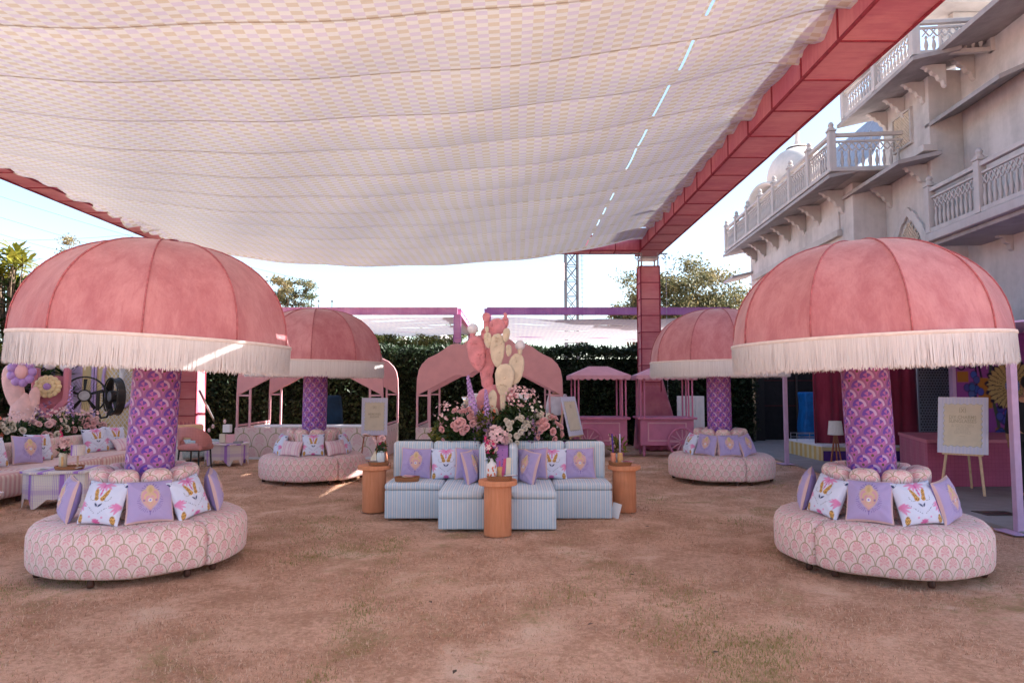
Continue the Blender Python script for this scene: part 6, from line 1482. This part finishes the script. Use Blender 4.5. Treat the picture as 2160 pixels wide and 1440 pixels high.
MB().tube([(.80+.34*math.cos(2*PI*k/40), -.09, 1.75+.62*math.sin(2*PI*k/40)) for k in range(41)], .035, 8, False).build('ring', MAT['lilac'], bd, True)
for k in range(22): a = -PI/2+PI*k/21; MB().beam((.78, -.075, 1.75), (.78+.26*math.cos(a), -.08, 1.75+.5*math.sin(a)), .02, .01).build('fan_slat', MAT['white'], bd)
tr_ = MB()
for i in range(26):
    a = random.uniform(0, 6.28); x, z = -.2+random.uniform(-.2, .2), 1.0+random.random()*1.4; tr_.tube([(x, -.04, z), (x+.08*math.cos(a), -.045, z+.08), (x+.14*math.cos(a), -.04, z+.10+.08*math.sin(a))], .006, 5)
tr_.build('painted_branch', MAT['mauveflower'], bd); MB().box((-.12, -.035, 1.5), (.30, .02, 2.2)).build('painted_trunk', MAT['candlelilac'], bd)
foliage(bd, [((-.32, -.06, 1.9), (.06, .02, .16), .5), ((-.4, -.06, 1.2), (.08, .02, .2), .5)], 160, .07, MAT['bluemetal'], 44, 'blue_leaf')
# ================================================================ hedge
def hedge(x0, x1, y, h, label, n, seed):
    e = thing('hedge', label, 'hedge', ((x0+x1)/2, y, 0)); W = x1-x0; rng = np.random.default_rng(seed)
    core = MB(); N = int(W/.5); 
    core.box((0, .55, (h-.35)/2), (W, .5, h-.35)); core.build('dark_core', MAT['hedgecore'], e)  # solid near-black box filling the hedge behind its leaves
    k = int(n*.72); P = np.stack([(rng.random(k)-.5)*W, rng.normal(size=k)*.16 + .12, rng.random(k)**.85*(h-.05)], 1); P[:, 1] += .10*np.sin(P[:, 0]*2.1)*np.sin(P[:, 2]*2.6)
    k2 = n-k; T = np.stack([(rng.random(k2)-.5)*W, rng.random(k2)*1.0, h - .12 + rng.normal(size=k2)*.06], 1); T[:, 2] += .05*np.sin(T[:, 0]*3.3)+.03*np.sin(T[:, 0]*9)
    V = leaf_quads(np.concatenate([P, T]), .07+.07*rng.random(n), 2.2, rng, .2); np_quads('foliage', V, MAT['hedge'], 'stuff', e); return e
hedge(-9.2, 4.6, 18.9, 2.72, 'tall clipped dark green hedge behind the booths', 60000, 21)
hedge(4.7, 7.0, 19.6, 2.5, 'shorter dark hedge between the carts and the black stage flat', 9000, 22)
# ================================================================ trees
def tree(x, y, h, crown, label, n=9000, leaf=.22, mat='treeleaf', seed=0, trunk=.16, cluster=26, lo=.35, group='trees beyond the hedge', name='tree', gap=1.0):
    e = thing(name, label, 'tree', (x, y, 0), 0, group); rn = random.Random(seed); rng = np.random.default_rng(seed); m = MB(); tips = []
    ztop = h*lo; m.tube([(0, 0, 0), (.05*h*rn.uniform(-.4, .4), 0, ztop*.6), (.02*h, .01*h, ztop)], [trunk, trunk*.8, trunk*.65], 9)
    for b in range(9):
        a = 2*PI*b/9 + rn.uniform(-.3, .3); rr = crown[0]*rn.uniform(.35, .85); z = ztop + (h-ztop)*rn.uniform(.25, .85); p = (rr*math.cos(a), rr*crown[1]/crown[0]*math.sin(a), z); mid = (p[0]*.45, p[1]*.45, ztop+(z-ztop)*.55+.1)
        m.tube([(.02*h, .01*h, ztop*.9), mid, p], [trunk*.5, trunk*.3, trunk*.12], 6)
        for q in range(3):
            t = (p[0]+rn.uniform(-1, 1)*crown[0]*.35, p[1]+rn.uniform(-1, 1)*crown[1]*.35, min(h*.98, p[2]+rn.uniform(-.1, .25)*(h-ztop))); m.tube([mid, p, t], [trunk*.22, trunk*.12, trunk*.04], 5); tips.append(t)
        tips.append(p)
    m.build('trunk', MAT['bark'], e, True)
    while len(tips) < cluster*3:
        d = Vector((rn.gauss(0, 1), rn.gauss(0, 1), rn.gauss(0, 1))).normalized(); r = rn.random()**.4; c = (h+ztop)/2+.08*h; tips.append((d.x*crown[0]*r, d.y*crown[1]*r, c + d.z*(h-ztop)*.5*r))
    T = np.array(tips); k = rng.integers(0, len(T), n); sg = crown[0]*.13*gap; P = T[k] + rng.normal(size=(n, 3))*np.array([sg, sg, sg*.6]); V = leaf_quads(P, leaf*(.6+.8*rng.random(n)), 2.4, rng, -.1); np_quads('crown', V, MAT[mat], 'stuff', e); return e
tree(at(1450, 600, 40).x, 40, 8.2, (3.4, 2.8), 'broad olive green tree rising behind the pink carts', 26000, .21, 'dryleaf', 3, .22, 34, .3)
tree(at(1330, 640, 42).x, 42, 7.0, (1.6, 1.4), 'low olive tree beside the telecom tower', 5000, .2, 'dryleaf', 4, .12, 12, .5)
tree(at(612, 630, 36).x, 36, 7.3, (1.1, 1.0), 'small sparse tree rising above the left shade sail', 4200, .15, 'dryleaf', 5, .10, 9, .55)
tree(at(175, 530, 26).x, 26, 7.6, (1.3, 1.2), 'lacy small leaved tree standing behind the dome umbrella', 4200, .10, 'dryleaf', 6, .08, 9, .5, gap=.8)
for i, (u, top, Y, w, nm) in enumerate(((790, 3.9, 30, 1.3, 'pale bush beside the stone finial'), (870, 4.2, 32, 1.7, 'pale bush between the stone finial and the ribbed dome'), (1000, 4.4, 33, 1.5, 'pale bush beside the ribbed dome'), (700, 4.0, 31, 2.0, 'pale bush behind the booth umbrella'))):
    tree(at(u, 720, Y).x, Y, top, (w, w), nm, 6500, .16, 'treeleaf', 30+i, .12, 14, .15)
# plumeria with rosettes of long leaves
def plumeria(x, y, h, label, seed, n=60, spread=1.4):
    e = thing('plumeria_tree', label, 'tree', (x, y, 0), 0, 'plumeria trees'); rn = random.Random(seed); m = MB(); V1, V2 = [], []
    m.tube([(0, 0, 0), (.1, 0, h*.3), (.05, .05, h*.5)], [.13, .11, .09], 8)
    for i in range(n):
        a = rn.uniform(0, 2*PI); r = spread*rn.random()**.6; z = h*(.35+.65*rn.random()**.8)*(1-.12*(r/spread)**2); c = Vector((r*math.cos(a), r*math.sin(a), z)); m.tube([(.05, .05, h*.4), c*.6 + Vector((0, 0, h*.18)), c], [.03, .018, .010], 5)
        for k in range(18):
            an = 2*PI*k/18 + rn.random(); el = rn.uniform(-.1, .9); L = rn.uniform(.26, .46); d = Vector((math.cos(an)*math.cos(el), math.sin(an)*math.cos(el), math.sin(el))); s = Vector((-math.sin(an), math.cos(an), 0)); w = L*.14
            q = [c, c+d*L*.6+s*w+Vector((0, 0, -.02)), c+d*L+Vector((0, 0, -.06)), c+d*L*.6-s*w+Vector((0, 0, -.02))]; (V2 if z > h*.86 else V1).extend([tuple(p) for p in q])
    m.build('trunk', MAT['bark'], e, True); np_quads('crown', np.array(V1), MAT['bigleaf'], 'stuff', e)
    if V2: np_quads('top_leaves', np.array(V2), MAT['yellowleaf'], 'stuff', e)  # leaves near the crown top get a lighter yellow-green
plumeria(at(0, 700, 15.5).x+.15, 15.5, 4.7, 'dark plumeria tree with long glossy leaves beside the dome umbrella', 1, 130, 1.6); plumeria(at(110, 600, 19).x, 19.5, 4.9, 'plumeria tree with yellow-green tips behind the yellow backdrop', 2, 70, 1.6); plumeria(at(20, 800, 14.2).x-.2, 14.2, 2.6, 'low plumeria bush behind the pale pink cactus', 3, 60, 1.2)
hedge(-17, -9.4, 18.9, 2.5, 'dark hedge behind the yellow backdrop and plumerias', 14000, 23)
# ================================================================ shade frames beyond the hedge
def sail_frame(x0, x1, y0, y1, z, label, mat, nstrip, seed, posts, zr=None, sag=.3):
    e = thing('sail_pergola', label, 'pergola', (x0, y0, 0), 0, 'shade frames beyond the hedge'); W, D = x1-x0, y1-y0; zr = zr or z
    wrapped_beam((0, 0, z), (W, 0, z), .24, .24, mat[0], e, int(W/.75), mat[0]); wrapped_beam((0, D, zr), (W, D, zr), .24, .24, mat[1], e, int(W/.75), mat[1])
    for s in (0, W): wrapped_beam((s, .13, z-.01), (s, D-.13, zr-.01), .22, .22, mat[1], e, 6, 'truss_violet')
    for px in posts:
        for yy in (0, D): wrapped_beam((px, yy, 0), (px, yy, (z if yy == 0 else zr)-.13), .24, .24, mat[0], e, 5, 'truss_violet', 'post')
    rn = random.Random(seed); sw = (D-.3)/nstrip
    for i in range(nstrip):
        vs, uvs, fs = [], [], []; NX_ = 40; ph = rn.random()*6
        for j in range(5):
            t = j/4; yy = .15 + sw*(i+.03+.94*t)
            for k in range(NX_+1):
                s = k/NX_; zz = z + (zr-z)*(yy/D) - .16 - sag*(1-(2*s-1)**2) - .05*math.sin(PI*t) + .02*math.sin(s*17+ph); vs.append((W*s, yy+.04*math.sin(s*5+ph), zz)); uvs.append((W*s, yy))
        for j in range(4):
            for k in range(NX_): a = j*(NX_+1)+k; fs.append((a, a+1, a+NX_+2, a+NX_+1))
        MB().add(vs, fs, uvs).build('sail_strip', MAT['sail'], e, True, uv='v')
    return e
xL0, xL1 = at(560, 655, 24).x, at(965, 655, 24).x
sail_frame(xL0-3, xL1, 24, 32, 4.25, 'pink wrapped shade frame with white sails behind the booth umbrella', ('truss_pink', 'truss_pink'), 8, 1, (.0, xL1-xL0+3-.0), 4.2, .08)
xR0, xR1 = at(1028, 655, 24).x, at(1536, 655, 24).x
sail_frame(xR0, xR1, 24, 33, 4.25, 'violet wrapped shade frame with white sails behind the carts', ('truss_violet', 'truss_violet'), 9, 2, (.0, xR1-xR0), 4.0, .10)
# ================================================================ far roofs, tower, wires
fd = thing('ribbed_dome', 'grey ribbed stone dome showing above the hedge', 'dome', (at(932, 730, 34).x, 34, 0)); MB().box((0, 0, 1.55), (2.2, 2.2, 3.1)).build('drum_wall', MAT['domeplaster'], fd); MB().lathe([(.86, 3.1), (.9, 3.15), (.84, 3.55), (.80, 3.58)], 28).build('drum', MAT['domeplaster'], fd, True)
vs, fs = [], []; NR, NZ_ = 48, 10
for j in range(NZ_+1):
    ph = PI/2*j/NZ_
    for k in range(NR): a = 2*PI*k/NR; r = .82*math.cos(ph)*(1+.03*math.cos(a*16)); vs.append((r*math.cos(a), r*math.sin(a), 3.58+.95*math.sin(ph)))
for j in range(NZ_):
    for k in range(NR): fs.append((j*NR+k, j*NR+(k+1) % NR, (j+1)*NR+(k+1) % NR, (j+1)*NR+k))
MB().add(vs, fs).build('dome_shell', MAT['stone'], fd, True)
ff = thing('stone_finial', 'pale carved stone finial standing among bushes above the hedge', 'finial', (at(851, 735, 33).x, 33, 0)); MB().lathe([(.5, 0), (.5, 3.1), (.34, 3.2), (.22, 3.35), (.17, 3.55), (.20, 3.62), (.28, 3.68), (.20, 3.75), (.24, 3.85), (.12, 3.95), (.05, 4.15), (.001, 4.2)], 18).build('shaft', MAT['domeplaster'], ff, True)
MB().box((0, 0, .1), (1.3, 1.3, .2)).build('plinth', MAT['domeplaster'], ff)
tw = thing('telecom_tower', 'grey lattice telecom tower rising behind the right shade frame', 'tower', (at(1206, 640, 62).x, 62, 0)); hw = .55
for sx in (-1, 1):
    for sy in (-1, 1): MB().cyl((sx*hw, sy*hw, 0), (sx*hw, sy*hw, 19), .10, n=8).build('leg', MAT['towersteel'], tw)
lt = MB(); z = 0
while z < 18.5:
    for a in ((-1, -1, 1, -1), (1, -1, 1, 1), (1, 1, -1, 1), (-1, 1, -1, -1)):
        lt.cyl((a[0]*hw, a[1]*hw, z), (a[2]*hw, a[3]*hw, z+1.4), .04, n=5).cyl((a[2]*hw, a[3]*hw, z), (a[0]*hw, a[1]*hw, z+1.4), .04, n=5).cyl((a[0]*hw, a[1]*hw, z), (a[2]*hw, a[3]*hw, z), .04, n=5)
    z += 1.4
lt.build('lattice', MAT['towersteel'], tw); ld = MB().cyl((hw+.35, -hw, 0), (hw+.35, -hw, 17), .03, n=5)
for i in range(40): ld.cyl((hw+.2, -hw, i*.42), (hw+.5, -hw, i*.42), .02, n=4)
ld.build('ladder', MAT['towersteel'], tw); MB().box((-hw-.25, -hw, 12.0), (.25, .2, 1.6)).build('antenna_panel', MAT['white'], tw)
tk = thing('water_tank', 'blue water tank on a roof behind the dome umbrella', 'tank', (at(278, 510, 34).x, 34, 0)); MB().lathe([(.001, 0), (.34, 0), (.34, .85), (.30, .92), (.001, .95)], 24, (0, 0, 8.05)).build('tank', MAT['bluewater'], tk, True); MB().box((0, 0, 4.0), (.5, .5, 8.05)).build('support', MAT['plasterdark'], tk)
wl = 0
for (u0, v0, u1, v1) in ((-60, 395, 640, 590), (-60, 440, 640, 625), (-60, 475, 300, 560), (-60, 508, 420, 478), (-60, 558, 300, 530)):
    wl += 1; a, b = at(u0, v0, 34), at(u1, v1, 36+wl); pts = [a + (b-a)*t + Vector((0, 0, -.25*math.sin(PI*t))) for t in [i/10 for i in range(11)]]
    tag(MB().tube(pts, .009, 4).build('overhead_wire', MAT['blackmetal'], None), 'thin black overhead wire crossing the sky', 'wire', 'overhead wires')
wv = thing('roof_antenna', 'black wrought iron bracket on a roof above the left shade frame', 'bracket', at(672, 646, 38)); MB().cyl((-.5, 0, -.15), (.75, 0, -.1), .03, n=6).cyl((-.4, 0, -.15), (-.4, 0, .25), .025, n=6).cyl((.75, 0, -.1), (.75, 0, .25), .025, n=6).cyl((0, 0, -.12), (0, 0, .1), .025, n=6).build('bracket_arm', MAT['blackmetal'], wv)
for x in (-.4, 0, .75): MB().lathe([(.001, .25), (.08, .28), (.02, .36), (.001, .4)], 8, (x, 0, -.02)).build('cup', MAT['blackmetal'], wv)
MB().cyl((0, 0, -5.8), (0, 0, -.12), .05, n=6).build('mast', MAT['blackmetal'], wv)
